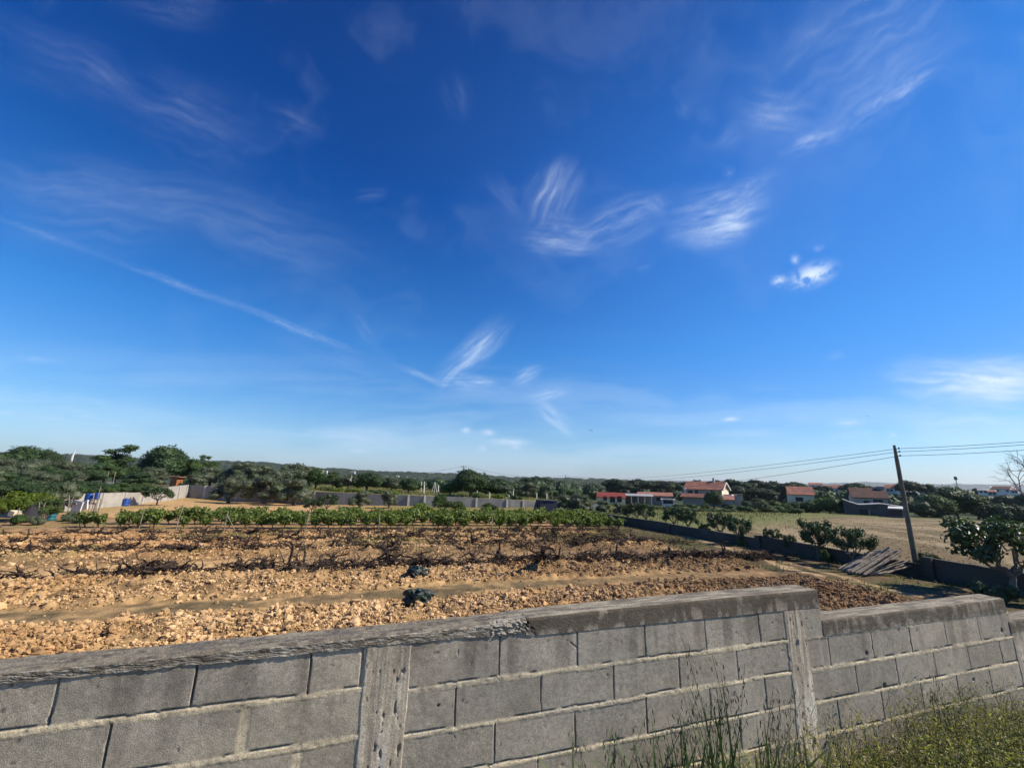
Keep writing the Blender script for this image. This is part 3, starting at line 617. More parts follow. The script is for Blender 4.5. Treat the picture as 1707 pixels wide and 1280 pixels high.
def limb(b, p0, p1, r0, r1, r, n=6, wob=.08, seg=6):
    p0, p1 = np.array(p0, float), np.array(p1, float); k = np.linspace(0, 1, seg)[:, None]; L = np.linalg.norm(p1-p0)
    P = p0+(p1-p0)*k; P[1:-1] += r.randn(seg-2, 3)*L*wob*.6; P[:, 2] += np.sin(k[:, 0]*np.pi)*L*wob*.5
    b.tube(P, np.linspace(r0, r1, seg), n)
def species(kind, seed):
    """one tree of about nominal height 1 unit = kind's real height; returns (nominal height, nominal half width, trunk MB, crown MB)"""
    r = np.random.RandomState(seed); bl = []; tr = MB()
    if kind == 'olive':
        H = 6.; W = 3.6
        for i in range(13):
            a = r.rand()*6.28; q = r.rand()**.5*2.3; z = 2.0+r.rand()*2.7; s = .9+r.rand()*.7
            if z > 3.9: q *= .65
            bl.append((q*math.cos(a), q*math.sin(a), z, s*1.15, s*1.15, s*.85))
        for i in range(6):
            a = i*1.05+r.rand(); bl.append((2.3*math.cos(a), 2.3*math.sin(a), 1.3+r.rand()*.5, .85, .85, .8))
        cr_ = crown_mesh(bl, 6500, .27, .38, seed, .7, .25, lump=.45)
        for q in bl[:6]: limb(tr, (0, 0, .6), q[:3], .2, .05, r)
        limb(tr, (0, 0, -.4), (.1, 0, 1.3), .36, .26, r, 8)
    elif kind in ('oak', 'dark'):
        H = 8. if kind == 'oak' else 6.5; W = 4.0
        for i in range(16):
            a = r.rand()*6.28; z = r.rand(); q = math.sqrt(max(0, 1-z*z))*2.6*(.5+.5*r.rand()); s = 1.1+r.rand()*.7
            bl.append((q*math.cos(a), q*math.sin(a), H*(.36+.42*z), s*1.2, s*1.2, s))
        cr_ = crown_mesh(bl, 6500, .34, .55, seed, .75, .2, lump=.4)
        for q in bl[:6]: limb(tr, (0, 0, H*.18), q[:3], .2, .05, r)
        limb(tr, (0, 0, -.5), (.15, 0, H*.3), .33, .24, r, 8)
    elif kind == 'loose':      # taller open tree
        H = 9.; W = 3.6
        for i in range(20):
            a = r.rand()*6.28; z = r.rand(); q = (1-abs(z-.45))*3.0*r.rand()**.5; s = .55+r.rand()*.7
            bl.append((q*math.cos(a), q*math.sin(a), H*(.30+.62*z), s*1.2, s*1.2, s*.8))
        cr_ = crown_mesh(bl, 5200, .33, .5, seed, .55, .3, lump=.5)
        for q in bl[:12]: limb(tr, (0, 0, H*.25), q[:3], .13, .03, r)
        limb(tr, (0, 0, -.5), (.1, 0, H*.55), .26, .1, r, 8)
    elif kind == 'pine':       # round-headed stone pine
        H = 11.; W = 5.
        for i in range(18):
            a = r.rand()*6.28; q = r.rand()**.5*3.6; s = 1.1+r.rand()*.8
            bl.append((q*math.cos(a), q*math.sin(a), H*.66+(1-(q/4)**2)*2.2*r.uniform(.5, 1), s*1.3, s*1.3, s*.75))
        for i in range(6):
            a = r.rand()*6.28; bl.append((1.6*math.cos(a), 1.6*math.sin(a), H*(.3+.3*r.rand()), 1.5, 1.5, 1.3))
        cr_ = crown_mesh(bl, 4200, .5, .5, seed, .82, .15, lump=.35)
        for q in bl[:7]: limb(tr, (0, 0, H*.45), q[:3], .16, .05, r)
        limb(tr, (0, 0, -1), (.2, 0, H*.62), .34, .2, r, 8)
    elif kind == 'bush':
        H = 2.6; W = 1.8
        for i in range(10):
            a = r.rand()*6.28; q = r.rand()**.5*1.2; s = .5+r.rand()*.35
            bl.append((q*math.cos(a), q*math.sin(a), .5+r.rand()*1.3*(1-q/2), s, s, s*.9))
        cr_ = crown_mesh(bl, 2600, .19, .5, seed, .72, .25)
        for q in bl[:5]: limb(tr, (0, 0, -.2), q[:3], .06, .02, r, 5)
    elif kind == 'citrus':
        H = 3.4; W = 2.0
        for i in range(11):
            a = r.rand()*6.28; q = r.rand()**.5*1.25; s = .5+r.rand()*.4
            bl.append((q*math.cos(a), q*math.sin(a), 1.4+r.rand()*1.4, s*1.1, s*1.1, s*.8))
        cr_ = crown_mesh(bl, 2300, .22, .5, seed, .5, .32, fold=True)
        for q in bl[:7]: limb(tr, (0, 0, .6), q[:3], .06, .02, r, 5)
        limb(tr, (0, 0, -.2), (.05, 0, .8), .10, .08, r, 6)
    elif kind == 'fig':        # low umbrella of big glossy leaves on forked limbs
        H = 2.8; W = 1.75
        tip = []
        ang = r.rand()*6.28
        for i in range(6):
            a = ang+i*1.05+r.rand()*.4; e0 = np.array([.55*math.cos(a), .55*math.sin(a), .95+.25*r.rand()]); limb(tr, (0, 0, .65), e0, .065, .045, r, 7, .12)
            for j in range(3):
                a2 = a+(j-1)*.55+r.randn()*.1; q = .95+.55*r.rand(); e1 = np.array([q*math.cos(a2), q*math.sin(a2), 1.30+1.0*r.rand()**.8-.2*(q > 1.3)]); limb(tr, e0, e1, .04, .016, r, 5, .14)
                tip.append(e1)
                for k in range(2): 
                    e2 = e1+r.randn(3)*[.18, .18, .10]+[0, 0, .12]; limb(tr, e1, e2, .015, .008, r, 4, .1, 4); tip.append(e2)
        for i in range(5): tip.append(np.array([r.randn()*.35, r.randn()*.35, 2.15+.2*r.rand()]))
        bl = [(*q, .30+.12*r.rand(), .30+.12*r.rand(), .24+.10*r.rand()) for q in tip]
        cr_ = crown_mesh(bl, 4600, .14, .62, seed, 0, .42, fold=True, up=.1, lump=.4)
        limb(tr, (0, 0, -.3), (.04, .02, .7), .11, .085, r, 8, .05)
    elif kind == 'hedge':
        H = 4.; W = 3.
        for i in range(14):
            a = r.rand()*6.28; q = r.rand()**.5*2.1; s = .9+r.rand()*.6
            bl.append((q*math.cos(a), q*math.sin(a), .7+r.rand()*2.3*(1-q/4), s*1.1, s*1.1, s*.8))
        cr_ = crown_mesh(bl, 4500, .26, .5, seed, .75, .22)
        for q in bl[:4]: limb(tr, (0, 0, -.3), q[:3], .1, .04, r, 5)
    return H, W, tr, cr_
WORLD_CHILD = False
PROTO = {}
for kd, nv, mt in (('olive', 4, 'olive'), ('oak', 3, 'oak'), ('dark', 3, 'dark'), ('loose', 2, 'oak'), ('pine', 3, 'pine'), ('bush', 3, 'bush'), ('citrus', 3, 'citrus'), ('fig', 5, 'fig'), ('hedge', 3, 'dark')):
    for i in range(nv):
        H, W, tr, cr_ = species(kd, 100+i*17+len(kd)*5); tm = tr.mesh('trunk'); tm.materials.append(GREYBARK if kd in ('fig', 'olive') else BARK)
        cm = cr_.mesh('crown'); cm.materials.append(LEAF[mt]); PROTO[kd, i] = (H, W, tm, cm)
trnd = random.Random(5)
def tree(kind, px, Z, ytop, wpx, label, cat='tree', name=None, group=None, var=None, mat=None, s=None, sink=0., rz=None):
    """a tree at forward distance Z behind photo column px, its top reaching photo row ytop, its crown wpx wide"""
    k = [q for q in PROTO if q[0] == kind]; v = k[trnd.randrange(len(k))] if var is None else (kind, var)
    H, W, tm, cm = PROTO[v]
    x, y, _ = at(px, hor(px), Z); zt = at(px, ytop, Z)[2]; g0 = TZ(x, y)-sink
    h = max(.8, zt-g0); edge = math.sqrt(1+((px-853.5)/F)**2)
    wd = wpx/F*Z/(1.0+.35*(edge-1))
    if kind == 'olive': wd = min(wd, 1.5*h)
    o = empty(name or {'fig': 'fruit_tree', 'citrus': 'citrus_tree', 'olive': 'olive_tree', 'pine': 'pine_tree', 'bush': 'bush', 'hedge': 'hedge_bush'}.get(kind, 'tree'), (x, y, g0), trnd.random()*6.28 if rz is None else rz)
    o.scale = (wd/2/W, wd/2/W, h/H); tag(o, label, cat, group)
    for nm, me in (('trunk', tm), ('crown', cm)):
        c = bpy.data.objects.new(nm, me); link(c, o)
        if nm == 'crown' and mat: c.material_slots[0].link = 'OBJECT'; c.material_slots[0].material = LEAF[mat]
    return o
# left wood
T = tree
T('oak', 40, 92, 742, 84, 'dark tree rising highest at the far left of the wood', mat='dark', var=2)
T('oak', 76, 94, 745, 50, 'dark tree on the right shoulder of the highest one at far left', mat='dark', var=0)
T('oak', -15, 88, 754, 90, 'dark tree cut by the left edge of the photo')
T('olive', 12, 66, 757, 92, 'broad olive tree at the far left behind the yellow-green fruit trees')
T('olive', 62, 64, 762, 96, 'large grey-green olive tree below the highest dark tree')
T('olive', 108, 66, 764, 84, 'grey-green olive tree below the thin white spire')
T('olive', 146, 72, 770, 62, 'smaller olive tree left of the pale hanging sheet', mat='dark')
T('olive', 28, 44, 786, 110, 'low olive tree with shaded underside above the garden wall', mat='dark')
T('olive', 84, 45, 786, 96, 'low olive tree just behind the blue drum on its stand', mat='olive')
T('olive', 18, 33, 796, 96, 'dark olive tree low at the far left behind the fruit trees', mat='dark')
T('olive', 70, 34, 797, 96, 'dark olive tree directly behind the largest yellow-green fruit tree', mat='dark')
T('olive', 112, 35, 800, 64, 'dark olive tree between the fruit trees and the large blue drum', mat='olive')
T('olive', -18, 42, 778, 90, 'olive tree cut by the left edge of the photo')
T('olive', 36, 60, 768, 70, 'olive tree in the middle of the far left clump', mat='olive')
T('olive', 84, 58, 772, 70, 'olive tree between the large grey-green ones of the left clump', mat='dark')
T('olive', 2, 52, 774, 70, 'olive tree near the left edge in front of the clump', mat='olive')
T('olive', 56, 48, 780, 74, 'olive tree standing nearer, under the large grey-green one', mat='olive')
T('olive', 104, 48, 780, 70, 'olive tree standing nearer, left of the pale wall', mat='dark')
T('olive', 415, 70, 774, 70, 'grey olive tree filling the gap between the two spreading ones', mat='olive')
T('olive', 470, 62, 780, 66, 'grey olive tree filling the gap before the rounded one', mat='olive')
T('olive', 122, 52, 782, 76, 'olive tree over the left end of the pale wall')
T('oak', 152, 62, 782, 60, 'dark leafy tree left of the pale hanging sheet', mat='dark', var=2)
T('oak', 236, 66, 785, 60, 'dark leafy tree right of the pale hanging sheet', mat='dark', var=0)
T('olive', 330, 66, 788, 60, 'grey olive tree above the corner of the two walls')
T('loose', 196, 88, 740, 84, 'tall open-crowned tree standing left of the round dome-shaped tree', var=0)
T('oak', 176, 76, 768, 60, 'bushy tree directly above the pale hanging sheet')
T('oak', 222, 80, 776, 55, 'dark bushy tree between the tall open tree and the dome-shaped tree', mat='dark')
T('dark', 272, 84, 743, 92, 'large dome-shaped dark tree with a smooth round top', var=0)
T('olive', 258, 68, 774, 70, 'olive tree in front of the dome-shaped tree, over the rusty hut')
T('oak', 318, 86, 764, 56, 'bright green tree on the right flank of the dome-shaped tree')
T('loose', 340, 92, 754, 40, 'small feathery tree crown against the ridge, right of the dome', var=1)
T('olive', 352, 78, 775, 62, 'olive tree behind the corner of the grey wall')
T('olive', 396, 78, 766, 72, 'round grey olive tree under the wooded ridge')
T('olive', 440, 80, 772, 60, 'olive tree in the second row behind the big spreading olive')
T('olive', 388, 54.5, 790, 104, 'wide spreading olive tree standing in front of the block wall and shading it')
T('olive', 446, 54, 786, 96, 'dense olive tree in front of the wall, right of the widest one')
T('olive', 496, 52.5, 794, 70, 'rounded olive tree whose crown hides the left end of the open wall')
T('oak', 492, 76, 770, 74, 'tall tree with spiky top left of centre', mat='olive', var=1)
T('oak', 528, 76, 779, 44, 'tree with thin crown beside the spiky-topped tree', mat='oak')
T('loose', 556, 74, 786, 40, 'thin light green tree above the grey wall', mat='bush', var=0)
T('loose', 582, 72, 787, 34, 'thin reddish-green tree beside the small white cross', mat='olive', var=1)
T('dark', 612, 74, 785, 56, 'dark rounded tree behind the wall, left of the two small ones', var=1)
T('oak', 655, 76, 792, 40, 'grey-green tree in the gap before the open terrace', mat='olive')
T('dark', 682, 66, 795, 34, 'small round dark tree at the left edge of the open terrace', var=2)
# in the field behind the vines
T('fig', 272, 47, 808, 48, 'dark fruit tree with a leaning trunk between the two grey walls', var=0)
T('olive', 604, 50, 816, 48, 'small olive tree with a spreading crown in front of the wall', name='olive_tree', var=2)
T('olive', 652, 51, 814, 30, 'thin small olive tree next to the spreading one before the wall', var=0)
T('fig', 551, 43, 822, 34, 'dark-leaved small fruit tree with flat crown behind the vines', var=1)
T('fig', 527, 42, 830, 30, 'low dark-leaved fruit tree left of the flat-crowned one', var=2)
T('bush', 702, 44, 829, 36, 'bright green bush with round top rising over the vines', mat='citrus')
T('citrus', 738, 43, 820, 34, 'darker upright fruit tree beside the bright bush behind the vines', mat='oak')
T('citrus', 762, 43, 832, 36, 'light green fruit tree rising just right of the dark upright one', mat='bush')
T('citrus', 818, 42, 836, 34, 'light green fruit tree rising over the vines under the big dark tree', mat='bush')
T('bush', 860, 43, 845, 40, 'low bush just behind the vines at centre', mat='oak')
# terrace and beyond, centre
T('dark', 785, 63, 782, 78, 'big dark tree with a ragged top on the terrace edge below the far pole', var=0)
T('dark', 752, 62, 805, 36, 'low dark branch-laden tree on the left skirt of the big ragged tree', mat='oak')
T('oak', 828, 66, 796, 52, 'tree right of the big ragged one on the terrace', mat='dark', var=1)
T('olive', 842, 64, 806, 40, 'olive tree over the right part of the grey wall')
T('olive', 880, 82, 800, 44, 'rounded olive tree behind the two pale fence posts', mat='olive')
T('olive', 913, 86, 806, 26, 'small round olive tree right of the pale fence posts')
for i, (px, yt, wd, Z) in enumerate([(862, 800, 40, 190), (880, 792, 34, 200), (893, 790, 30, 200), (908, 792, 32, 205), (924, 796, 30, 205), (838, 799, 36, 220), (938, 800, 34, 215), (957, 803, 40, 260), (985, 804, 40, 270), (800, 798, 34, 240), (720, 797, 44, 210), (748, 798, 36, 230), (694, 799, 30, 210)]):
    T('pine', px, Z, yt, wd, 'dark pine in the low wood on the rise behind the terrace', group='pines on the rise behind the terrace', sink=3)
for px, yt, wd, Z, lb in [(1022, 794, 44, 210, 'round-headed pine at the left end of the long pine belt'), (1062, 795, 40, 215, 'round-headed pine above the grey sheds'), (1040, 800, 34, 200, 'lower pine between two round-headed ones at the left of the belt')]:
    T('pine', px, Z, yt, wd, lb, sink=2)
for px, yt, wd, Z in [(1094, 797, 52, 205), (1118, 799, 44, 195), (1142, 798, 40, 210), (1170, 796, 44, 215), (1194, 797, 40, 210), (1222, 795, 40, 205), (1240, 799, 38, 200), (1262, 795, 48, 205), (1284, 797, 44, 200), (1302, 802, 40, 185), (1230, 806, 40, 175), (1272, 810, 50, 170), (1250, 808, 40, 180)]:
    T('pine', px, Z, yt, wd, 'dark round-headed pine in the belt behind the large house', group='pines of the long belt behind the houses', sink=2)
T('pine', 1322, 175, 800, 50, 'wide umbrella pine just above the cream farmhouse with the red roof')
T('pine', 1425, 230, 802, 52, 'umbrella pine on the skyline above the brown-roofed farmhouse')
T('pine', 1447, 235, 806, 30, 'smaller pine touching the right side of the skyline umbrella pine')
T('pine', 1518, 190, 797, 44, 'umbrella pine on the skyline right of the leaning pole')
T('pine', 1546, 200, 802, 30, 'small ragged pine right of the skyline umbrella pine')
T('pine', 1632, 230, 811, 26, 'small pine on the skyline above the long white roof')
T('pine', 1372, 240, 806, 36, 'low skyline pine above the small white houses')
# olive clump at the wall's right end and orchard rows
T('olive', 945, 58, 822, 46, 'olive tree just right of the dark tarpaulin shed', sink=.2)
T('olive', 968, 57, 819, 50, 'tallest olive tree in the clump below the red metal roof', sink=.2)
T('olive', 1006, 56, 832, 46, 'olive tree under the right end of the red metal roof', sink=.2)
T('olive', 1034, 54, 836, 38, 'small olive tree at the right end of the clump', sink=.2)
T('olive', 928, 62, 828, 30, 'small olive tree partly behind the dark tarpaulin shed')
T('fig', 1044, 42, 838, 30, 'first fruit tree along the low wall, farthest away', var=0)
T('fig', 1060, 41, 836, 30, 'second fruit tree along the low wall from the far end', var=3)
T('fig', 1074, 38.5, 837, 30, 'third fruit tree along the low wall from the far end', var=1)
T('fig', 1120, 34.3, 842, 38, 'rounded fruit tree, left one of the middle pair on the low wall', var=2)
T('fig', 1143, 33.2, 846, 34, 'rounded fruit tree, right one of the middle pair on the low wall', var=4)
T('fig', 1195, 29.3, 852, 44, 'taller fruit tree, left one of the pair before the hay field', var=3)
T('fig', 1226, 26.6, 860, 42, 'fruit tree with its crown leaning right before the hay field', var=0)
T('fig', 1170, 30.2, 871, 18, 'tiny sapling by the low wall between two pairs of trees', name='sapling', var=1)
T('fig', 1279, 25., 879, 28, 'small sapling with few leaves standing alone by the low wall', name='sapling', var=2)
T('fig', 1306, 23.8, 889, 24, 'low sapling half hidden behind the low wall', name='sapling', var=4)
T('fig', 1350, 22.0, 864, 58, 'glossy fruit tree left of the woodpile, the farther of two', var=1)
T('fig', 1404, 20.2, 875, 66, 'glossy spreading fruit tree just left of the woodpile', var=4)
T('fig', 1655, 15.4, 856, 176, 'big glossy-leaved fruit tree leaning over the low wall at the right edge', var=3)
T('fig', 1530, 18.3, 918, 36, 'leafy shoots growing at the foot of the leaning pole', name='sapling', var=0)
T('bush', 1600, 15.0, 968, 34, 'low leafy shoots in the shade under the big fruit tree', mat='fig', name='bush')
T('bush', 1640, 14.2, 972, 40, 'dark weedy bush at the foot of the big fruit tree', mat='fig', name='bush')
T('bush', 1700, 13.5, 985, 60, 'dark weedy bush at the right edge under the big fruit tree', mat='fig', name='bush')
T('bush', 1362, 21.6, 938, 22, 'small weed bush at the foot of the farther glossy fruit tree', mat='bush', name='bush')
T('bush', 1230, 26.4, 905, 18, 'small weed bush at the foot of the leaning-crowned fruit tree', mat='bush', name='bush')
# around the houses
T('dark', 1187, 108, 816, 34, 'round dark tree standing in front of the large white house', var=1)
T('bush', 1176, 100, 834, 22, 'round bush at the foot of the tree before the large house')
T('bush', 1212, 104, 838, 20, 'bush right of the round tree before the large house', mat='oak')
T('bush', 1150, 100, 836, 24, 'bush by the garden fence of the large house', mat='oak')
T('bush', 1130, 98, 838, 26, 'bush by the garden fence left of the large house', mat='dark')
for i, (px, yt, wd, Z) in enumerate([(1090, 841, 34, 88), (1110, 843, 30, 84), (1140, 845, 36, 82), (1165, 845, 34, 80), (1065, 838, 30, 90), (1190, 846, 30, 80), (1208, 845, 34, 82), (1240, 838, 40, 88), (1262, 836, 40, 92), (1290, 838, 44, 90), (1320, 842, 30, 86), (1252, 828, 40, 110), (1278, 826, 40, 112), (1302, 832, 36, 100)]):
    T('bush', px, Z, yt, wd, 'bush in the rough belt between hay field and houses', group='bushes of the rough green belt', mat=('bush', 'oak', 'dark')[i % 3])
T('loose', 1262, 84, 830, 36, 'reddish thin tree standing in the rough ground right of the large house', mat='olive', var=0)
T('hedge', 1350, 100, 822, 44, 'bright hedge bush below the cream farmhouse', mat='bush')
T('hedge', 1378, 98, 820, 52, 'largest green hedge bush between the two farmhouses', mat='oak')
T('hedge', 1325, 102, 828, 34, 'hedge bush left of the cream farmhouse front', mat='oak')
T('hedge', 1404, 104, 828, 30, 'dark hedge bush at the left end of the grey shed')
T('hedge', 1398, 150, 815, 34, 'dark bush in front of the small white houses', mat='dark')
T('hedge', 1535, 96, 822, 66, 'dark round bush right of the leaning pole behind the hay field')
T('oak', 1590, 100, 807, 92, 'large dark green tree mass under the small mast', mat='dark', var=0)
T('oak', 1560, 96, 822, 56, 'green tree left of the large dark one at the far edge of the hay field', mat='oak')
T('oak', 1622, 98, 822, 60, 'green tree right of the large dark one below the white roof', mat='oak')
T('hedge', 1660, 92, 831, 62, 'dark bush row below the red-roofed houses at right', mat='dark')
T('hedge', 1700, 90, 828, 56, 'dark bush at the right edge behind the hay field', mat='dark')
T('hedge', 1742, 90, 826, 60, 'dark bush cut by the right edge of the photo')
T('oak', 1712, 130, 815, 46, 'round dark tree right of the far red-roofed houses', mat='dark')
T('hedge', 1490, 150, 818, 40, 'dark bush behind the brown-roofed farmhouse at its right', mat='dark')
T('hedge', 1580, 160, 816, 44, 'dark bush on the skyline left of the white roof', mat='dark')
T('hedge', 1520, 150, 815, 50, 'dark bush behind the leaning pole near the skyline', mat='dark')
T('hedge', 1660, 150, 820, 44, 'dark bush just below the far long roofs', mat='dark')
# broad distant wood as one mass under the ridge
def canopy(name, label, boxes, n, seed, mat, hh=(3.5, 8)):
    r = np.random.RandomState(seed); b = MB(); V0, F0 = ICO3
    lim = lambda p: np.interp(p, [-60, 340, 520, 700, 850, 1000, 1100, 1300, 1500, 1800], [778, 781, 791, 797, 801, 804, 807, 814, 817, 820])+r.uniform(0, 8)
    for (x0, x1, z0, z1, cnt) in boxes:
        for i in range(cnt):
            px = r.uniform(x0, x1); Z = r.uniform(z0, z1); x, y, _ = at(px, hor(px), Z); g = TZ(x, y); h = min(r.uniform(*hh), at(px, lim(px), Z)[2]-g); w_ = max(h, 1.5)*r.uniform(.45, .75); h = max(h, .8)
            lu = 1+.5*(fbm(V0[:, 0]*2.4+i, V0[:, 1]*2.4+V0[:, 2]*2, 3, 3)-.5)*2
            P = V0*np.array([w_, w_, h*.5])*lu[:, None]*.9+[x, y, g+h*.5]; b.add(P, F0)
            m = 150; d = r.randn(m, 3); d /= np.linalg.norm(d, axis=1)[:, None]; d[:, 2] = np.abs(d[:, 2])*.9+.0
            leaves(b, np.array([x, y, g+h*.5])+d*np.array([w_, w_, h*.5])*(.9+.25*r.rand(m, 1)), d+.6*r.randn(m, 3), w_*.2, .6, r)
    o = b.build(name, mat); return tag(o, label, 'woodland', kind='stuff')
canopy('distant_woodland', 'far scrub and trees filling the ground below the wooded ridge', [(-60, 1000, 150, 520, 520), (450, 960, 84, 150, 90), (560, 700, 80, 110, 10), (1000, 1800, 240, 700, 420), (1330, 1800, 130, 240, 60)], 0, 4, LEAF['dark'])
for i, (px, yt, wd, Z) in enumerate([(150, 808, 34, 42), (163, 811, 30, 43.5), (190, 810, 34, 46), (222, 811, 36, 50), (238, 809, 32, 52), (252, 811, 28, 55), (215, 800, 46, 58), (168, 798, 50, 52), (244, 800, 44, 62), (310, 797, 38, 72), (135, 803, 44, 44), (335, 801, 36, 72), (200, 805, 40, 50), (150, 797, 50, 50), (182, 815, 20, 44.5), (208, 815, 22, 48), (230, 815, 22, 51)]):
    T('bush', px, Z, yt, wd, 'undergrowth bush of the left wood behind the pale wall', group='undergrowth bushes behind the pale wall', mat=('oak', 'dark', 'bush')[i % 3])
# bare tree at the right edge
def bare_tree():
    r = np.random.RandomState(3); b = MB()
    def grow(p, d, L, rad, lev):
        q = p; P = [p]
        for i in range(4): d = d+r.randn(3)*.12; d /= np.linalg.norm(d); q = q+d*L/4; P.append(q)
        b.tube(P, np.linspace(rad, rad*.6, 5), 4 if lev > 1 else 6, cap=False)
        if lev >= 5: return
        for k in range(3 if lev < 4 else 3):
            dd = d+r.randn(3)*.50; dd[2] = dd[2]*.8+.12; dd /= np.linalg.norm(dd); grow(P[-1] if k else P[3], dd, L*.72, rad*.58, lev+1)
    x, y, _ = at(1722, 815, 62); g0 = TZ(x, y)
    o = empty('bare_tree', (x, y, g0)); tag(o, 'leafless tree with fine pinkish twigs at the right edge', 'tree')
    grow(np.array([0, 0, 0.]), np.array([0, 0, 1.]), 2.7, .16, 0); o.scale = (1.5, 1.5, 1.5)
    me = b.mesh('branches'); me.materials.append(pmat('bare_twigs', (.20, .15, .14), (.27, .21, .19), 2, .9)); link(bpy.data.objects.new('branches', me), o)
bare_tree()
# ------------------------------------------------------------------ green vines
def vine_mesh(seed):
    r = np.random.RandomState(seed); t = MB(); c = MB()
    limb(t, (0, 0, -.08), (r.randn()*.05, r.randn()*.05, .38), .035, .028, r, 6, .12)
    P = []; 
    for i in range(15):
        a = r.rand()*6.28; l = r.uniform(.35, .85); e = np.array([.50*math.cos(a)*r.uniform(.4, 1.2), .36*math.sin(a), .30+l*.85]); limb(t, (0, 0, .36), e, .012, .005, r, 4, .18)
        m = 34; k = r.rand(m)**.8; q = np.array([0, 0, .36])+(e-[0, 0, .36])*k[:, None]+r.randn(m, 3)*[.12, .12, .08]; P.append(q)
    P = np.concatenate(P); N = P-np.array([0, 0, .5])+r.randn(len(P), 3)*.35; leaves(c, P, N, .14, .9, r, fold=True)
    tm = t.mesh('trunk'); tm.materials.append(DEADWOOD); cm = c.mesh('leaves'); cm.materials.append(LEAF['vine']); return tm, cm
VINES = [vine_mesh(i) for i in range(7)]
vr = random.Random(11)
def grapevine(x, y, sc, label, group, ground=None):
    tm, cm = VINES[vr.randrange(7)]; o = empty('grapevine', (x, y, TZ(x, y)), vr.random()*6.28); o.scale = (sc*vr.uniform(.85, 1.2), sc*vr.uniform(.85, 1.2), sc)
    tag(o, label, 'grapevine', group)
    for nm, me in (('trunk', tm), ('leaves', cm)): link(bpy.data.objects.new(nm, me), o)
    return o
LBV = ['leafy green grapevine in the front row bordering the ploughed ground', 'leafy green grapevine in the second row, behind the front one', 'leafy green grapevine in the third row', 'leafy green grapevine in the farthest row on the right']
for k in range(4):
    s = (-15.5, -14.5, -9.5, 3.0)[k]
    while s < (19.6, 20.2, 20.8, 20.8)[k]:
        if not (vr.random() < (.10 if k == 0 else .06) or (k == 0 and 8.2 < s < 9.3) or (k == 2 and s < -1 and vr.random() < .12)):
            grapevine(s+vr.uniform(-.12, .12), vine_t(s, k)+vr.uniform(-.12, .12), vr.uniform(.84, 1.14)*(1.0 if k else .93), LBV[k], 'grapevines of row %s' % ('one', 'two', 'three', 'four')[k])
        s += vr.uniform(.72, .98)
# leaning stakes between the vines
def stake_thing(x, y, h, lean, label, name='vine_stake', cat='stake', rad=.03, group=None, mat=None):
    b = MB(); r = np.random.RandomState(int(abs(x)*100)); P = np.linspace([0, 0, -.15], [lean[0], lean[1], h], 5); P[1:-1, :2] += r.randn(3, 2)*.008
    b.tube(P, np.linspace(rad, rad*.85, 5), 7); o = b.build(name, mat or STAKE); o.location = (x, y, TZ(x, y)); return tag(o, label, cat, group)
for i, (px, Z, h, lx) in enumerate([(297, 26.2, 1.5, .14), (377, 26.5, 1.25, .05), (512, 26.8, 1.35, .1), (632, 27.2, 1.35, .02), (235, 26.6, 1.2, .1), (820, 29.5, 1.3, .06)]):
    x, y, _ = at(px, 860, Z); stake_thing(x, y, h, (lx, 0), ['tall leaning stake near the left end of the vines', 'stake braced by a diagonal prop among the vines', 'slender upright stake before the front vines left of centre', 'slender upright stake before the front vines near centre', 'leftmost short stake in the front vine row', 'slender stake in the front vine row right of centre'][i])
x, y, _ = at(377, 860, 26.5); stake_thing(x+.75, y-.1, 1.0, (-.72, .1), 'diagonal prop leaning against a vine stake', 'vine_prop', 'prop', .028)
# ------------------------------------------------------------------ uprooted vines
def stump_mesh(seed, arms=6, L=.55, upright=False):
    r = np.random.RandomState(seed); b = MB()
    d0 = np.array([r.randn()*.25, r.randn()*.25, 1.]) if upright else np.array([r.randn(), r.randn()*.5, .28+.3*r.rand()]); d0 /= np.linalg.norm(d0)
    P = [np.array([0, 0, -.05])]; d = d0.copy()
    for i in range(5): d = d+r.randn(3)*.25; d /= np.linalg.norm(d); P.append(P[-1]+d*(.13 if not upright else .15))
    P = np.array(P); P[:, 2] = np.maximum(P[:, 2], .03 if not upright else -.1)
    b.tube(P, np.array([.055, .06, .05, .055, .065, .05])*(1+.3*r.rand(6)), 7)
    for i in range(arms):
        q = P[r.randint(1, 6)]; d = r.randn(3); d[2] = abs(d[2])*.6-.05; d /= np.linalg.norm(d); Q = [q]; n = r.randint(4, 8)
        for j in range(n): d = d+r.randn(3)*.42; d[2] -= .05; d /= np.linalg.norm(d); Q.append(Q[-1]+d*L/5)
        Q = np.array(Q); Q[:, 2] = np.maximum(Q[:, 2], .02); b.tube(Q, np.linspace(.042, .014, n+1), 5)
        for k in range(4):
            q2 = Q[r.randint(2, n+1)]; d2 = r.randn(3); d2[2] = abs(d2[2])*.8; d2 /= np.linalg.norm(d2); R = [q2]
            for j in range(4): d2 = d2+r.randn(3)*.4; d2 /= np.linalg.norm(d2); R.append(R[-1]+d2*L/7)
            R = np.array(R); R[:, 2] = np.maximum(R[:, 2], .01); b.tube(R, np.linspace(.012, .005, 5), 3, cap=False)
    return b
STUMPS = []
for i in range(12):
    me = stump_mesh(300+i, 7+i % 3, .6, i % 4 == 3).mesh('uprooted_vine'); me.materials.append(DEADWOOD); STUMPS.append(me)
def stump(s, t, sc, label, group=None, k=None, rz=None, zs=1.):
    o = bpy.data.objects.new('uprooted_vine', STUMPS[vr.randrange(12) if k is None else k]); col.objects.link(o)
    o.location = (s, t, TZ(s, t)-.02); o.rotation_euler = (vr.uniform(-.2, .2), vr.uniform(-.2, .2), vr.random()*6.28 if rz is None else rz); o.scale = (sc*1.12, sc*1.12, sc*zs); return tag(o, label, 'vine stump', group)
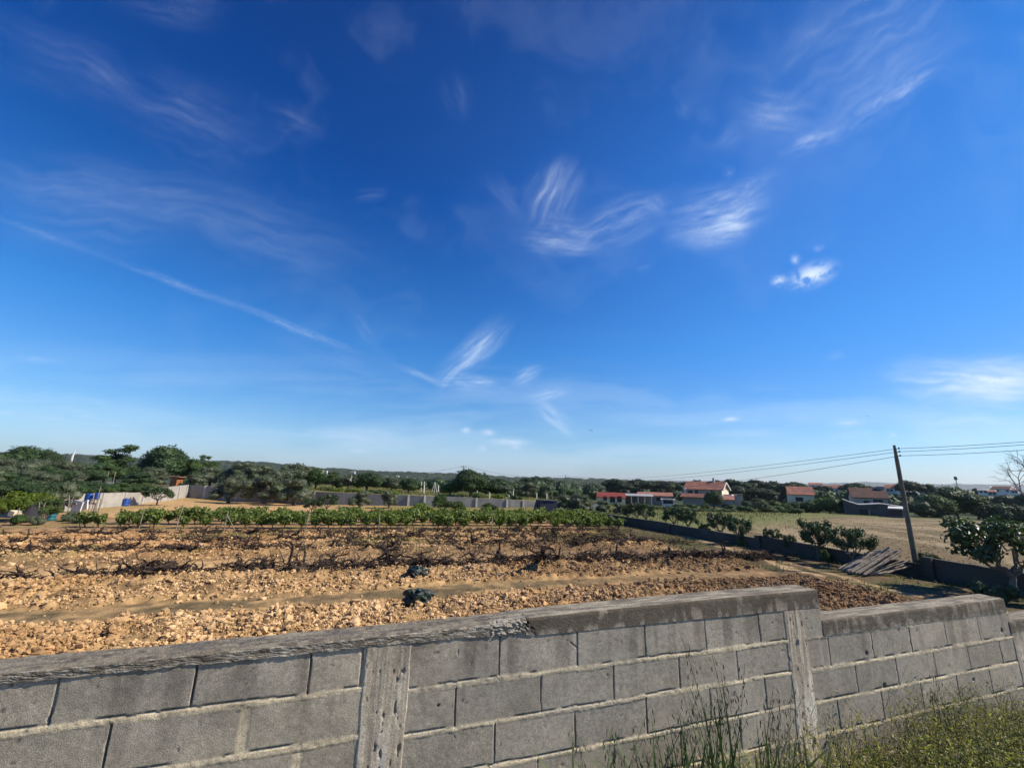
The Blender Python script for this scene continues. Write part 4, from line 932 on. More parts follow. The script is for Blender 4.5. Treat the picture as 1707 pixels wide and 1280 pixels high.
def seg_of(s): return (', toward its left end', ', left of the bags', ', straight behind the bags', ', right of the bags', ', toward its right end')[int(np.digitize(s, (-7, -1, 5, 11)))]
def dead_row(t0, slope, s0, s1, dens, sc, label, group, jit=.28, gaps=()):
    s = s0
    while s < s1:
        if not any(a < s < b for a, b in gaps): stump(s+vr.uniform(-.2, .2), t0+slope*s+vr.gauss(0, jit), vr.uniform(.75, 1.2)*sc, label, group, zs=vr.uniform(.5, .85))
        s += vr.uniform(.5, 1.5)*dens
dead_row(17.35, -.045, -9.6, 20.5, .33, .95, 'blackened uprooted grapevine lying in the nearest dead row', 'uprooted vines of the nearest row', .16, ((-4.8, -4.2), (-2.7, -2.1), (4.1, 4.5)))
dead_row(22.3, -.03, -15.5, 18.3, .46, .78, 'uprooted grapevine lying in the second dead row', 'uprooted vines of the second row', .5)
dead_row(25.6, -.05, -17., 17.5, .52, .76, 'uprooted grapevine lying in the third dead row', 'uprooted vines of the third row', .35)
dead_row(28.7, -.04, -18., 18.5, .50, .76, 'uprooted grapevine in the last dead row before the green vines', 'uprooted vines of the last row', .25)
def cuttings():
    r = np.random.RandomState(9); b = MB()
    rows = ((17.3, -.045, .26, 1500), (22.3, -.03, .45, 1050), (25.6, -.05, .38, 750), (28.7, -.04, .34, 750))
    for t0, sl, jt, n in rows:
        for i in range(n):
            s = r.uniform(-15, 19.5); t = t0+sl*s+r.randn()*jt
            if s < -.6*t or float(vn(s*.8, t0)) < .28: continue
            p = np.array([s, t, TZ(s, t)+r.uniform(.02, .16)]); d = r.randn(3)*[1, 1, .25]; d /= np.linalg.norm(d); L = r.uniform(.12, .45); P = [p]
            for j in range(4): d = d+r.randn(3)*[.35, .35, .2]; d /= np.linalg.norm(d); P.append(P[-1]+d*L/4)
            b.tube(P, np.linspace(r.uniform(.010, .034), .007, 5), 4, cap=False)
    tag(b.build('vine_cuttings', DEADWOOD), 'broken roots and vine cuttings strewn along the dead rows', 'vine cuttings', kind='stuff')
cuttings()
sx, sy, _ = onz(893, 950); stump(sx, sy, 1.35, 'thick twisted stump standing upright with a flat top in the nearest dead row', k=3, zs=1.1)
sx, sy, _ = onz(516, 958); stump(sx, sy, 1.3, 'upright blackened stump at the left end of a tangled heap of roots', k=7)
sx, sy, _ = onz(652, 955); stump(sx, sy, 1.2, 'uprooted vine with a bent arm pointing up, left of the farther dark bag', k=11)
sx, sy, _ = onz(235, 968); stump(sx, sy, 1.25, 'heavy uprooted vine with thick arms lying at the left of the nearest dead row', k=1)
# ------------------------------------------------------------------ grass, weeds
def blades(pts, h, w_, r, lean=.35, seg=3, b=None):
    n = len(pts); a = r.rand(n)*6.28; d = np.stack([np.cos(a), np.sin(a), 0*a], 1)*(lean*(.3+r.rand(n)))[:, None]; sd = np.stack([-np.sin(a), np.cos(a), 0*a], 1)
    V = []
    for k in range(seg+1):
        q = k/seg; c = pts+d*(h*q**1.8)[:, None]+np.stack([0*a, 0*a, h*q*(1-.25*q*lean)], 1); ww = (w_*(1-q)**.7)[:, None]*.5
        if k < seg: V += [c-sd*ww, c+sd*ww]
        else: V.append(c)
    V = np.stack(V, 1); m = V.shape[1]; I = np.arange(n)[:, None]*m; fs = [I+np.array([2*k, 2*k+1, 2*k+3, 2*k+2]) for k in range(seg-1)]
    b = b or MB(); b.add(V.reshape(-1, 3), [np.concatenate(fs), I+np.array([2*seg-2, 2*seg-1, 2*seg])]); return b
GRASS = pmat('field_grass', (.06, .085, .022), (.13, .14, .045), .8, .7, island=.4, trans=.2)
ROUGH = pmat('rough_grass', (.085, .10, .03), (.18, .17, .06), .25, .7, island=.35, trans=.15)
DRY = pmat('yellow_green_weeds', (.30, .30, .065), (.48, .43, .15), 2.2, .6, island=.4, trans=.3)
OAT = pmat('oat_grass', (.045, .078, .022), (.10, .145, .045), 2., .6, island=.35, trans=.2)
SEED = pmat('seed_heads', (.22, .20, .10), (.38, .33, .19), 4., .7, island=.3, trans=.2)
def gd(s, t):
    n = fbm(s/2.1, t/2.1, 41, 3)
    m = sstep(fbm(s/2.3, t/2.3, 41, 3)+.12*sstep(s, 5, 14)*(t > 19), .60, .68)*sstep(t, 19, 24)*(t < 31)
    tr = sstep(s, 15.8+(t-10)*.06, 17+(t-10)*.06)*(s < 22)*sstep(fbm(s/1.1, t/.8, 61, 3), .45, .62)*.8
    wallfoot = band(s, 21.6, .25, .3)*.7
    vf = band(t+.125*s, 34.5, 3.5, .8)*sstep(n, .5, .65)*.5
    bk = (t > 38)*.6*sstep(fbm(s/3, t/3, 8, 3), .45, .6)
    return np.clip(m+tr+vf+bk+wallfoot, 0, 1)*(s < 21.9)*(t < far_wall_t(s)-.2)
s, t, r = scatter(60000, -22, 22, 9, 56, gd, 12)
b_ = blades(np.stack([s, t, terr(s, t)-.01], -1), .05+.13*r.rand(len(s)), .02+.02*r.rand(len(s)), r, .6, 2)
tag(b_.build('grass', GRASS), 'low green weeds between the rows and along the track', 'grass', kind='stuff')
def gd2(s, t):
    hb = (s > 22.4)*sstep(t-.50*s, 14, 22)*sstep(s-.25*t, 8, 12)
    te = (t > far_wall_t(s)+.3)*(s < 33)
    return np.clip(hb*.9+te, 0, 1)*((s > 14) | (t > 56))
s, t, r = scatter(26000, -14, 75, 30, 110, gd2, 13)
b_ = blades(np.stack([s, t, terr(s, t)-.01], -1), .15+.35*r.rand(len(s)), .05+.04*r.rand(len(s)), r, .5, 2)
tag(b_.build('grass', ROUGH), 'rough yellow-green grass on the terrace and beyond the hay field', 'grass', kind='stuff')
STUB = pmat('dry_stubble', (.20, .155, .075), (.36, .285, .16), 1.2, .9, island=.35)
s, t, r = scatter(30000, 22.5, 80, 2, 60, lambda s, t: (s-.25*t > 12)*(t-.5*s < 14)*sstep(fbm(s/2, t/2, 18, 3), .3, .6)*np.clip(40/np.hypot(s, t), 0, 1), 14)
tag(blades(np.stack([s, t, terr(s, t)-.01], -1), .05+.12*r.rand(len(s)), .03+.03*r.rand(len(s)), r, .9, 2).build('stubble', STUB), 'dry stubble left on the mown hay field', 'stubble', kind='stuff')
# weeds at the foot of the near wall
def sprigs(n, s0, s1, t0, t1, h0, h1, seed, leaf=.014, dens=None):
    r = np.random.RandomState(seed); st_ = MB(); lv = MB(); sd = MB()
    for i in range(n):
        s = r.uniform(s0, s1); t = r.uniform(t0, t1)
        if dens and r.rand() > dens(s, t): continue
        h = r.uniform(h0, h1)*(.75+.5*float(fbm(s*1.7, t*2, 5, 2))); p = np.array([s, t, TZ(s, t)-.02]); d = np.array([r.randn()*.3, r.randn()*.3, 1]); P = [p]
        for j in range(5): d = d+r.randn(3)*.12; d /= np.linalg.norm(d); P.append(P[-1]+d*h/5)
        P = np.array(P); st_.tube(P, np.linspace(.0022, .0008, 6), 3, cap=False)
        for j in range(6):
            q = P[r.randint(1, 6)]; d2 = r.randn(3); d2[2] = abs(d2[2])+.4; d2 /= np.linalg.norm(d2); e = q+d2*h*.22; st_.tube([q, (q+e)/2+[0, 0, .003], e], .0009, 3, cap=False)
            m = 5; leaves(sd, e+r.randn(m, 3)*.009, r.randn(m, 3), .013, .5, r)
        m = 26; k = r.randint(0, 5, m); f = r.rand(m, 1); leaves(lv, P[k]*(1-f)+P[k+1]*f+r.randn(m, 3)*.014, r.randn(m, 3)+[0, 0, .4], leaf*2.1, .32, r)
    return st_, lv, sd
def weed_obj(label, args, name='weeds'):
    a, l, s_ = sprigs(*args[0], **args[1]); b = MB()
    for src, mi in ((a, 0), (l, 1), (s_, 2)):
        off = b.n
        for v in src.v: b.v.append(v)
        for f in src.f: b.f.append(f+off); b.mi.append(np.full(len(f), mi))
        b.n += src.n
    o = b.build(name, [OAT, DRY, SEED]); return tag(o, label, 'weeds', kind='stuff')
weed_obj('dense yellow-green flowering weeds along the foot of the wall at the lower right', ((4300, 3.0, 8.2, 1.7, 2.5, .38, .72, 1), dict(dens=lambda s, t: .12+.88*float(sstep(s+1.0*(2.5-t), 3.7, 5.2)))))
weed_obj('sparser weeds at the foot of the wall below the pale pillar', ((700, 2.0, 4.0, 1.8, 2.5, .22, .42, 2), {}))
r = np.random.RandomState(4); s = r.uniform(-3, 9, 9000); t = r.uniform(.6, 2.55, 9000)
tag(blades(np.stack([s, t, terr(s, t)-.01], -1), .06+.16*r.rand(9000), .004+.004*r.rand(9000), r, .6).build('grass', DRY), 'short grass on the verge in front of the wall', 'grass', kind='stuff')
def oat_tuft(x, y, n, h, seed, label, heads=3, wide=.010, lean=.28):
    r = np.random.RandomState(seed); g0 = TZ(x, y); o = empty('grass_tuft', (x, y, g0)); tag(o, label, 'grass tuft')
    p = np.column_stack([r.randn(n)*.06, r.randn(n)*.04, np.zeros(n)-.02]); b = blades(p, h*(.45+.5*r.rand(n)), wide*(.6+.7*r.rand(n)), r, lean*1.6, 7)
    me = b.mesh('blades'); me.materials.append(OAT); link(bpy.data.objects.new('blades', me), o)
    for i in range(heads):
        sb = MB(); hd = MB(); a = r.rand()*6.28; L = h*r.uniform(.85, 1.15); k = np.linspace(0, 1, 9)[:, None]; dr = np.array([math.cos(a), math.sin(a)*.5, 0])*lean
        P = p[i]*[1, 1, 1]+dr*L*k**2+np.array([0, 0, 1])*L*k*(1-.08*k); P = np.array(P); sb.tube(P, np.linspace(.0028, .001, 9), 4, cap=False)
        for j in range(16):
            f = .62+.38*j/16; q = np.array([np.interp(f, k[:, 0], P[:, c]) for c in range(3)]); d2 = r.randn(3)*[1, 1, .3]; d2 /= np.linalg.norm(d2); e = q+d2*r.uniform(.02, .055)+[0, 0, -.01]
            sb.tube([q, (q+e)/2+[0, 0, .008], e], .0006, 3, cap=False)
            dd = np.array([dr[0]*.3, dr[1]*.3, -1.])+r.randn(3)*.2; dd /= np.linalg.norm(dd); hd.tube([e, e+dd*.008, e+dd*.02, e+dd*.03], [.0006, .0035, .0026, .0004], 4, cap=False)
        me = sb.mesh('stalk'); me.materials.append(OAT); s_ = link(bpy.data.objects.new('stalk', me), o)
        me = hd.mesh('seed_head'); me.materials.append(SEED if i % 2 else OAT); link(bpy.data.objects.new('seed_head', me), s_)
def fb(x, T_=2.2):  # point on the plane Y=T_ seen at the bottom edge column x
    r_ = ray(x, 1275); q = r_*(T_/r_[1]); return q[0]
def OT(px, yt, T_, n, seed, label, heads=3, wide=.010, lean=.28):
    x = fb(px, T_); r_ = ray(px, yt); oat_tuft(x, T_, n, EYE+r_[2]*(T_/r_[1])-TZ(x, T_), seed, label, heads, wide, lean)
OT(1200, 1080, 2.2, 34, 1, 'tallest wild oat tuft with drooping heads reaching up to the second mortar joint', 7, .020, .16)
OT(1130, 1150, 2.25, 34, 2, 'dense dark tuft of wild oats left of the tallest one', 4, .021, .22)
OT(1015, 1190, 2.3, 20, 3, 'leftmost wild oat tuft in front of the wall', 4, .014, .3)
OT(1290, 1125, 2.2, 24, 4, 'wild oat tuft just left of the pale pitted pillar', 4, .015, .22)
OT(1240, 1170, 2.1, 30, 6, 'broad-bladed tuft in front of the tallest oats', 2, .030, .42)
OT(1400, 1200, 2.25, 14, 5, 'short wild oat tuft right of the pale pillar', 3, .006)
OT(1590, 1120, 2.35, 8, 7, 'thin dry tuft standing out of the yellow-green weeds', 5, .005, .12)
OT(1075, 1205, 2.1, 26, 8, 'low broad-bladed tuft at the bottom edge between the leftmost and the dense dark tuft', 1, .028, .5)
for px, yt, n, sd, lb in ((1100, 1195, 30, 21, 'broad-bladed green clump left of the dense dark oats'), (1165, 1180, 34, 22, 'broad-bladed green clump between the dense dark oats and the tallest ones'), (1265, 1195, 30, 23, 'broad-bladed green clump right of the tallest oats'), (985, 1225, 22, 24, 'lowest green clump at the left end of the roadside grass'), (1320, 1205, 24, 25, 'green clump standing before the pale pitted pillar')):
    OT(px, yt-12, 2.0+sd % 3*.1, n+14, sd, lb, 1, .034, .40)
# ------------------------------------------------------------------ things in the field
def bagmesh(seed, sx, sy, sz):
    V0, F0 = ico(5); r = seed
    n = fbm(V0[:, 0]*1.3+r, V0[:, 1]*1.3+V0[:, 2]*1.1, r, 2)-.5; m = np.abs(fbm(V0[:, 0]*2.6+V0[:, 2]*2, V0[:, 1]*1.5-V0[:, 2], r+3, 3)-.5)
    P = V0*(1+.7*n-1.3*m)[:, None]*[sx, sy, sz]; P[:, 2] = np.maximum(P[:, 2], -.25*sz)
    b = MB(); b.add(P, F0)
    nk = np.array([sx*.75, 0, sz*.35]); b.tube([nk, nk+[.08, .02, .04], nk+[.16, .03, .0]], [.06, .03, .07], 7)
    return b
for (px, py, sx, sz, sd, lb) in ((693, 1020, .38, .31, 3, 'crumpled dark green plastic bag on the clods nearest the wall'), (694, 966, .36, .24, 8, 'flatter dark green plastic bag lying in the nearest dead vine row')):
    x, y, _ = onz(px, py); o = bagmesh(sd, sx, sx*.7, sz).build('plastic_bag', BAG, smooth=True); o.location = (x, y, TZ(x, y)+sz*.5); tag(o, lb, 'bag')
# woodpile
wr = random.Random(2)
for i in range(30):
    f = i/29.; px0 = 1400+f*48+wr.uniform(-4, 4); py0 = 949+f*9+wr.uniform(-1.5, 1.5)
    a = np.array(onz(px0, py0, .05+.10*wr.random()*(1-abs(f-.5)))); px1 = 1452+f*60+wr.uniform(-4, 6); py1 = 916+wr.uniform(-2, 4)+max(0, f-.7)*20
    r_ = ray(px1, py1); r_0 = ray(px0, py0); Z0 = a[0]*st+a[1]*ct; Z1 = Z0+.55+wr.uniform(-.1, .1); c = np.array(at(px1, py1, Z1))
    if i > 25: a = np.array(onz(1440+(i-26)*9, 958, .04)); c = np.array(at(1508+(i-26)*5, 932+(i-26)*3, Z0+.5))
    d = c-a; L = wr.uniform(2.0, 2.5) if np.linalg.norm(d) > 1.2 else 2.0; d /= np.linalg.norm(d); rad = wr.uniform(.028, .045)
    b = MB(); P = a+np.outer(np.linspace(0, 1, 6), d*min(L, np.linalg.norm(c-a)*1.05)); P[1:-1] += np.array([[wr.gauss(0, .008) for _ in range(3)] for _ in range(4)]); b.tube(P-a, np.linspace(rad, rad*.8, 6), 7)
    o = b.build('wooden_stake', STAKE); o.location = a; tag(o, 'weathered grey stake in the slanting pile against the low wall', 'wooden stake', 'stakes of the slanting woodpile')
# ------------------------------------------------------------------ poles and cables
POLES = []
def pole(x, y, top, r0, label, ins=True, sink=.5, mat=POLEM):
    g0 = TZ(x, y); o = empty('utility_pole', (x, y, g0)); tag(o, label, 'utility pole'); b = MB(); H = top-g0
    b.tube(np.linspace([0, 0, -sink], [0, 0, H], 9), np.concatenate([np.linspace(r0, r0*.72, 8), [r0*.45]]), 12); b.build('shaft', mat, o, smooth=False)
    if ins:
        for k, dz in enumerate((.16, .30, .48)):
            q = MB(); q.tube([(0, -.02, H-dz), (0, -r0-.05, H-dz)], .012, 5); q.tube([(0, -r0-.05, H-dz-.03), (0, -r0-.05, H-dz+.02), (0, -r0-.05, H-dz+.05)], [.025, .032, .018], 7); q.build('insulator', CABLE, o)
    POLES.append(o); return np.array([x, y, top])
P0 = pole(22.62, 12.12, 5.41, .105, 'weathered wooden utility pole standing behind the low wall near the woodpile')
xa, ya, za = at(942.5, 792, 120); P1 = pole(xa, ya, za, .16, 'distant dark utility pole left of the red metal roof', False)
xb, yb, zb_ = at(773, 776, 95); P2 = pole(xb, yb, zb_, .14, 'distant utility pole whose tip shows above the big ragged tree', False)
for p_, w_ in ((P2, 1.3), (P1, .0)):
    if w_: b = MB(); b.box((0, 0, -.25), (w_, .12, .12)); o = b.build('crossarm', POLEM); o.parent = POLES[2]; o.matrix_parent_inverse = Matrix(); o.location = (0, 0, p_[2]-POLES[2].location.z)
def cable(A, B, sag, rad, label, group='overhead cables'):
    A, B = np.array(A, float), np.array(B, float); k = np.linspace(0, 1, 40)[:, None]; P = A+(B-A)*k; P[:, 2] -= (4*sag*k*(1-k))[:, 0]
    b = MB(); b.tube(P-A, rad, 5); o = b.build('overhead_cable', CABLE); o.location = A; tag(o, label, 'cable', group)
for dz, e1, sag, q in ((.16, at(1840, 726, 13.2), .05, 'topmost'), (.30, at(1840, 730.5, 13.2), .05, 'middle'), (.48, at(1840, 740, 13.2), .06, 'lowest')):
    A = P0-np.array([0, .16, dz]); cable(A, e1, sag, .009, '%s overhead cable running from the near pole to the right' % q)
    ez = {'topmost': (-.1, 1.15), 'middle': (-.35, 1.35), 'lowest': (-.7, 2.3)}[q]
    cable(A, P1+np.array([0, 0, ez[0]]), ez[1], .010, '%s overhead cable running from the near pole to the far dark pole' % q)
cable(P1, P2+np.array([.3, 0, 0]), 1.3, .02, 'cable strung between the two distant poles')
cable(P2, at(640, 789, 110), .8, .02, 'thin cable leaving the farthest pole to the left')
cable(P1, at(1120, 800, 190), .8, .02, 'thin cable leaving the dark distant pole to the right')
# ------------------------------------------------------------------ houses
WORLD_CHILD = False
def gable_roof(L, Wd, h, over=.35, th=.16, hip=0.):
    """ridge along X; eaves at z=0"""
    b = MB(); l = L/2+over; w = Wd/2+over; k = h/(Wd/2); e = -over*k; hp = hip
    P = [(-l, -w, e), (l, -w, e), (l, w, e), (-l, w, e), (-l+hp, 0, h), (l-hp, 0, h)]
    V = np.array(P+[(x, y, z+th) for x, y, z in P])
    b.add(V, [np.array([(6, 7, 11, 10), (8, 9, 10, 11), (1, 0, 4, 5), (3, 2, 5, 4), (0, 1, 7, 6), (2, 3, 9, 8)]), np.array([(6, 10, 4), (0, 6, 4), (9, 3, 4), (9, 4, 10), (7, 1, 5), (7, 5, 11), (2, 8, 5), (8, 11, 5)])] ); return b
def gabled_body(L, Wd, H, h):
    b = MB(); l, w = L/2, Wd/2
    V = [(-l, -w, -2), (l, -w, -2), (l, w, -2), (-l, w, -2), (-l, -w, H), (l, -w, H), (l, w, H), (-l, w, H), (-l, 0, H+h), (l, 0, H+h)]
    b.add(V, [np.array([(0, 1, 5, 4), (2, 3, 7, 6), (4, 5, 9, 8), (6, 7, 8, 9)]), np.array([(1, 2, 6, 9, 5)]), np.array([(3, 0, 4, 8, 7)])]); return b
def shell(b, name, mat, par, loc=(0, 0, 0), smooth=False):
    o = b.build(name, mat, par, smooth); o.location = loc; return o
def window(par, x, y, z, w_, h_, ax='y', frame=True, mat=DARK, nm='window', sgn=-1):
    b = MB(); d = (w_, .06, h_) if ax == 'y' else (.06, w_, h_); b.box((0, 0, 0), d); o = shell(b, nm, mat, par, (x, y, z))
    if frame:
        b = MB(); 
        for s_ in (-1, 1):
            b.box((s_*(w_/2+.05), 0, 0) if ax == 'y' else (0, s_*(w_/2+.05), 0), (.1, .1, h_+.2) if ax == 'y' else (.1, .1, h_+.2))
            b.box((0, 0, s_*(h_/2+.05)), (w_, .1, .1) if ax == 'y' else (.1, w_, .1))
        shell(b, 'frame', WHITE, o)
    return o
def house(px, Z, ybase, yeave, yridge, wpx, depth, yaw, wall, roof, label, wins=(), chim=None, over=.3, hip=0., name='house', gwin=(), base=None):
    """front eave line yeave and ridge yridge measured in the photo; wpx = front width in px"""
    x, y, g = at(px, ybase, Z); ze = at(px, yeave, Z)[2]; zr = at(px, yridge, Z+depth*.4)[2]
    va = math.atan((px-853.5)/F); L = wpx/F*Z*math.cos(va)/math.cos(yaw)-depth*abs(math.tan(yaw))*.9
    o = empty(name, (x, y, g), -TH-va+yaw); tag(o, label, 'house'); H = ze-g; h = max(.5, zr-ze)
    o.location = (x+depth/2*math.sin(TH+va-yaw), y+depth/2*math.cos(TH+va-yaw), g)
    shell(gabled_body(L, depth, H, h), 'wall', wall, o); rf = shell(gable_roof(L, depth, h, over, hip=hip), 'roof', roof, o, (0, 0, H+.03))
    for (fx, fz, ww, hh) in wins: window(o, fx*L/2, -depth/2-.02, fz*H, ww, hh)
    for (fy, fz, ww, hh) in gwin: window(o, L/2+.02, fy*depth/2, fz*H, ww, hh, 'x')
    if chim: b = MB(); b.box((0, 0, .4), (.6, .5, 1.5)); b.box((0, 0, 1.2), (.8, .7, .12)); shell(b, 'chimney', WHITE, rf, (chim*L/2, .3, h))
    return o, L, H, h
hs_, L, H, h = house(1174, 128, 844, 815.0, 803.5, 70, 8, -.24, BEIGE, TERRA, 'large two-storey house with terracotta roof and bright pale gable in front of the pine belt', wins=((-.70, .80, 1.4, 1.1), (-.36, .80, 1.1, 1.3), (.45, .80, 1.2, 1.1)), over=.55, chim=.42, gwin=((-.35, .78, .9, 1.9), (.25, .78, .9, 1.2)))
b = MB(); b.box((0, 0, 0), (.07, 8.95, H+1.9)); shell(b, 'end_wall', GABLE_SUN, hs_, (L/2+.045, 0, H/2-1.05))  # gable paler than the beige front: sun and shade put into the colours
# white barge boards and balcony
for sg in (-1, 1):
    b = MB(); ang = math.atan2(h, 4.5); b.box((0, 0, 0), (.14, math.hypot(5.1, h*5.1/4.5), .32), rx=-ang*sg); shell(b, 'barge_board', WHITE, hs_, (L/2+.62, sg*2.55, H+h-.5*5.1*h/4.5+.02))
b = MB(); b.box((0, 0, 0), (2.2, 7.5, .2)); b.box((1.05, 0, .5), (.1, 7.5, .9)); b.box((0, -3.7, .5), (2.2, .1, .9)); shell(b, 'balcony', WHITE, hs_, (L/2+1.3, 0, H*.55))
b = MB(); b.box((0, 0, 0), (.5, .3, H+.6)); shell(b, 'pilaster', WHITE, hs_, (-L/2+.1, -4.6, H/2))
b = gable_roof(L*.75, 3.2, .9, .2); shell(b, 'porch_roof', TERRA, hs_, (-L*.16, -6.0, H*.52))
b = MB(); b.box((0, 0, 0), (L*.7, .2, 2.2)); shell(b, 'porch_wall', BEIGE, hs_, (-L*.16, -6.3, H*.52-1.3))
def shed(px, Z, ybase, ytop, wpx, depth, yaw, wallm, roofm, label, slope=.4, name='shed', openings=(), cat='shed', over=.3, posts=0, front=True):
    x, y, g = at(px, ybase, Z); zt = at(px, ytop, Z)[2]; va = math.atan((px-853.5)/F); L = wpx/F*Z*math.cos(va); H = zt-g
    o = empty(name, (x+depth/2*math.sin(TH+va), y+depth/2*math.cos(TH+va), g), -TH-va+yaw); tag(o, label, cat)
    b = MB()
    if front: b.box((0, 0, H/2-.6), (L, depth, H+1.0))
    else: b.box((0, depth/2-.1, H/2-.6), (L, .2, H+1.0)); b.box((-L/2+.1, 0, H/2-.6), (.2, depth, H+1.0))
    shell(b, 'wall', wallm, o)
    b = MB(); b.box((0, 0, 0), (L+2*over, depth+2*over, .14), rx=math.atan2(slope, depth)); shell(b, 'roof', roofm, o, (0, 0, H+.05+slope/2))
    for (fx, zc, ww, hh, mt) in openings: window(o, fx*L/2, -depth/2-.03, zc, ww, hh, frame=False, mat=mt, nm='opening')
    for k in range(posts):
        b = MB(); b.box((0, 0, 0), (.22, .22, H+.8)); shell(b, 'post', WHITE, o, (-L/2+.2+(L-.4)*k/max(1, posts-1), -depth/2+.2, H/2-.3))
    return o
shed(1019, 112, 838, 829.5, 44, 5, 0, CREAM, REDSHEET, 'low outbuilding with a bright red metal roof and pale walls', 1.1, 'outbuilding', ((-.45, .9, 1.0, 1.5, DARK), (.1, .9, 1.3, 1.5, DARK), (.6, 1., 1.2, 1.5, DARK)), 'outbuilding')
shed(1064, 114, 838, 827, 46, 7, 0, GREYR, SHEET, 'open carport with a grey sheet roof and white posts right of the red roof', .4, 'carport', (), 'carport', posts=5, front=False)
shed(1092, 120, 838, 826.5, 56, 6, 0, GREYR, TERRA, 'low shed with a faded tile roof behind the carport', .8, 'shed', ((-.5, 1., 1., 1., DARK), (.2, 1., 1.2, 1., DARK)))
shed(1114, 106, 842, 833.5, 20, 4, 0, WHITE, SHEET, 'small open shelter with a white front beam near the garden fence', .1, 'shelter', ((0, .9, 2.3, 1.1, DARK),), 'shelter')
shed(1232, 118, 842, 825, 14, 4, 0, BEIGE, BROWNT, 'small beige flat-roofed hut right of the large house', .1, 'hut', (), 'hut', over=.1)
shed(1213, 112, 852, 833, 22, 5, 0, GREYR, TERRA, 'low tiled annex below the balcony of the large house', .9, 'annex', ((0, .9, 2.5, 1.6, DARK),), 'annex')
shed(1221, 104, 856, 848, 18, 3, 0, GREEN_SHED, GREEN_SHED, 'dark green covered heap beside the rough ground', .2, 'shed')
wall_run('garden_wall', [tuple(at(x, 850, 100)[:2]) for x in (1090, 1110, 1140, 1166)], [at(1100, 836.5, 100)[2]]*3, [at(1100, 836.5, 100)[2]]*3, .2, BEIGE, 'pale garden wall in front of the large house', cat='garden wall')
house(1338, 122, 842, 824.5, 812, 46, 8, .10, CREAM, TERRA, 'cream farmhouse with a plain terracotta roof left of the tall hedge', wins=((-.2, .55, 1.8, 1.2),), over=.3)
fh, L, H, h = house(1454, 108, 850, 829.5, 814.5, 66, 8, .16, BEIGE, BROWNT, 'farmhouse with a dark brown tiled roof behind the grey shed', wins=((-.25, .62, 1.3, .9), (.42, .72, 2.0, .9)), over=.35)
b = MB(); b.box((0, 0, 0), (1.6, 1.2, 2.4)); shell(b, 'chimney', GREYR, fh, (L/2-.5, 0, H+h-.6))
# grey shed with low roofs and doorway
def farm_shed():
    Z = 92; x, y, g = at(1434, 856, Z); va = math.atan((1434-853.5)/F); o = empty('farm_shed', (x, y, g), -TH-va+.05); tag(o, 'long grey farm shed with a low bent roofline and a black doorway', 'shed')
    u = Z/F*math.cos(va)
    prof = [(-26, 27), (-14, 21.5), (0, 17), (14, 18), (36, 20.5), (72, 15.5)]    # px offset, px height of the roofline over the base
    b = MB(); fr = [(p*u, h_*u) for p, h_ in prof]; V = []
    for xx, zz in fr: V += [(xx, 0, -1), (xx, 0, zz), (xx, 7, zz+.08), (xx, 7, -1)]
    n = len(fr); I = np.arange(n-1)[:, None]*4; b.add(V, [np.concatenate([I+np.array([0, 4, 5, 1]), I+np.array([2, 6, 7, 3])]), np.array([[0, 1, 2, 3]]), np.array([[4*n-4, 4*n-1, 4*n-2, 4*n-3]])]); shell(b, 'wall', DGREY, o)
    V = []; b = MB()
    for xx, zz in fr: V += [(xx, -.4, zz+.03), (xx, -.4, zz+.15), (xx, 7.2, zz+.2), (xx, 7.2, zz+.1)]
    b.add(V, [np.concatenate([I+np.array([0, 4, 5, 1]), I+np.array([1, 5, 6, 2]), I+np.array([2, 6, 7, 3]), I+np.array([3, 7, 4, 0])]), np.array([[0, 1, 2, 3]]), np.array([[4*n-4, 4*n-1, 4*n-2, 4*n-3]])]); shell(b, 'roof', SHEET, o)
    b = MB(); b.box((0, 0, 0), (14*u, .1, 12*u)); shell(b, 'doorway', DARK, o, (6*u, -.06, 3.5*u)); b = MB(); b.box((0, 0, 0), (2.2*u, .14, 10*u)); shell(b, 'door_jamb', BEIGE, o, (15*u, -.08, 3.6*u))
farm_shed()
shed(1496, 84, 861, 848, 20, 4, 0, DGREY, WHITE, 'small lean-to with a white roof edge right of the long grey shed', .2, 'lean_to', ((0, .7, 1.8, .9, DARK),), 'lean-to')
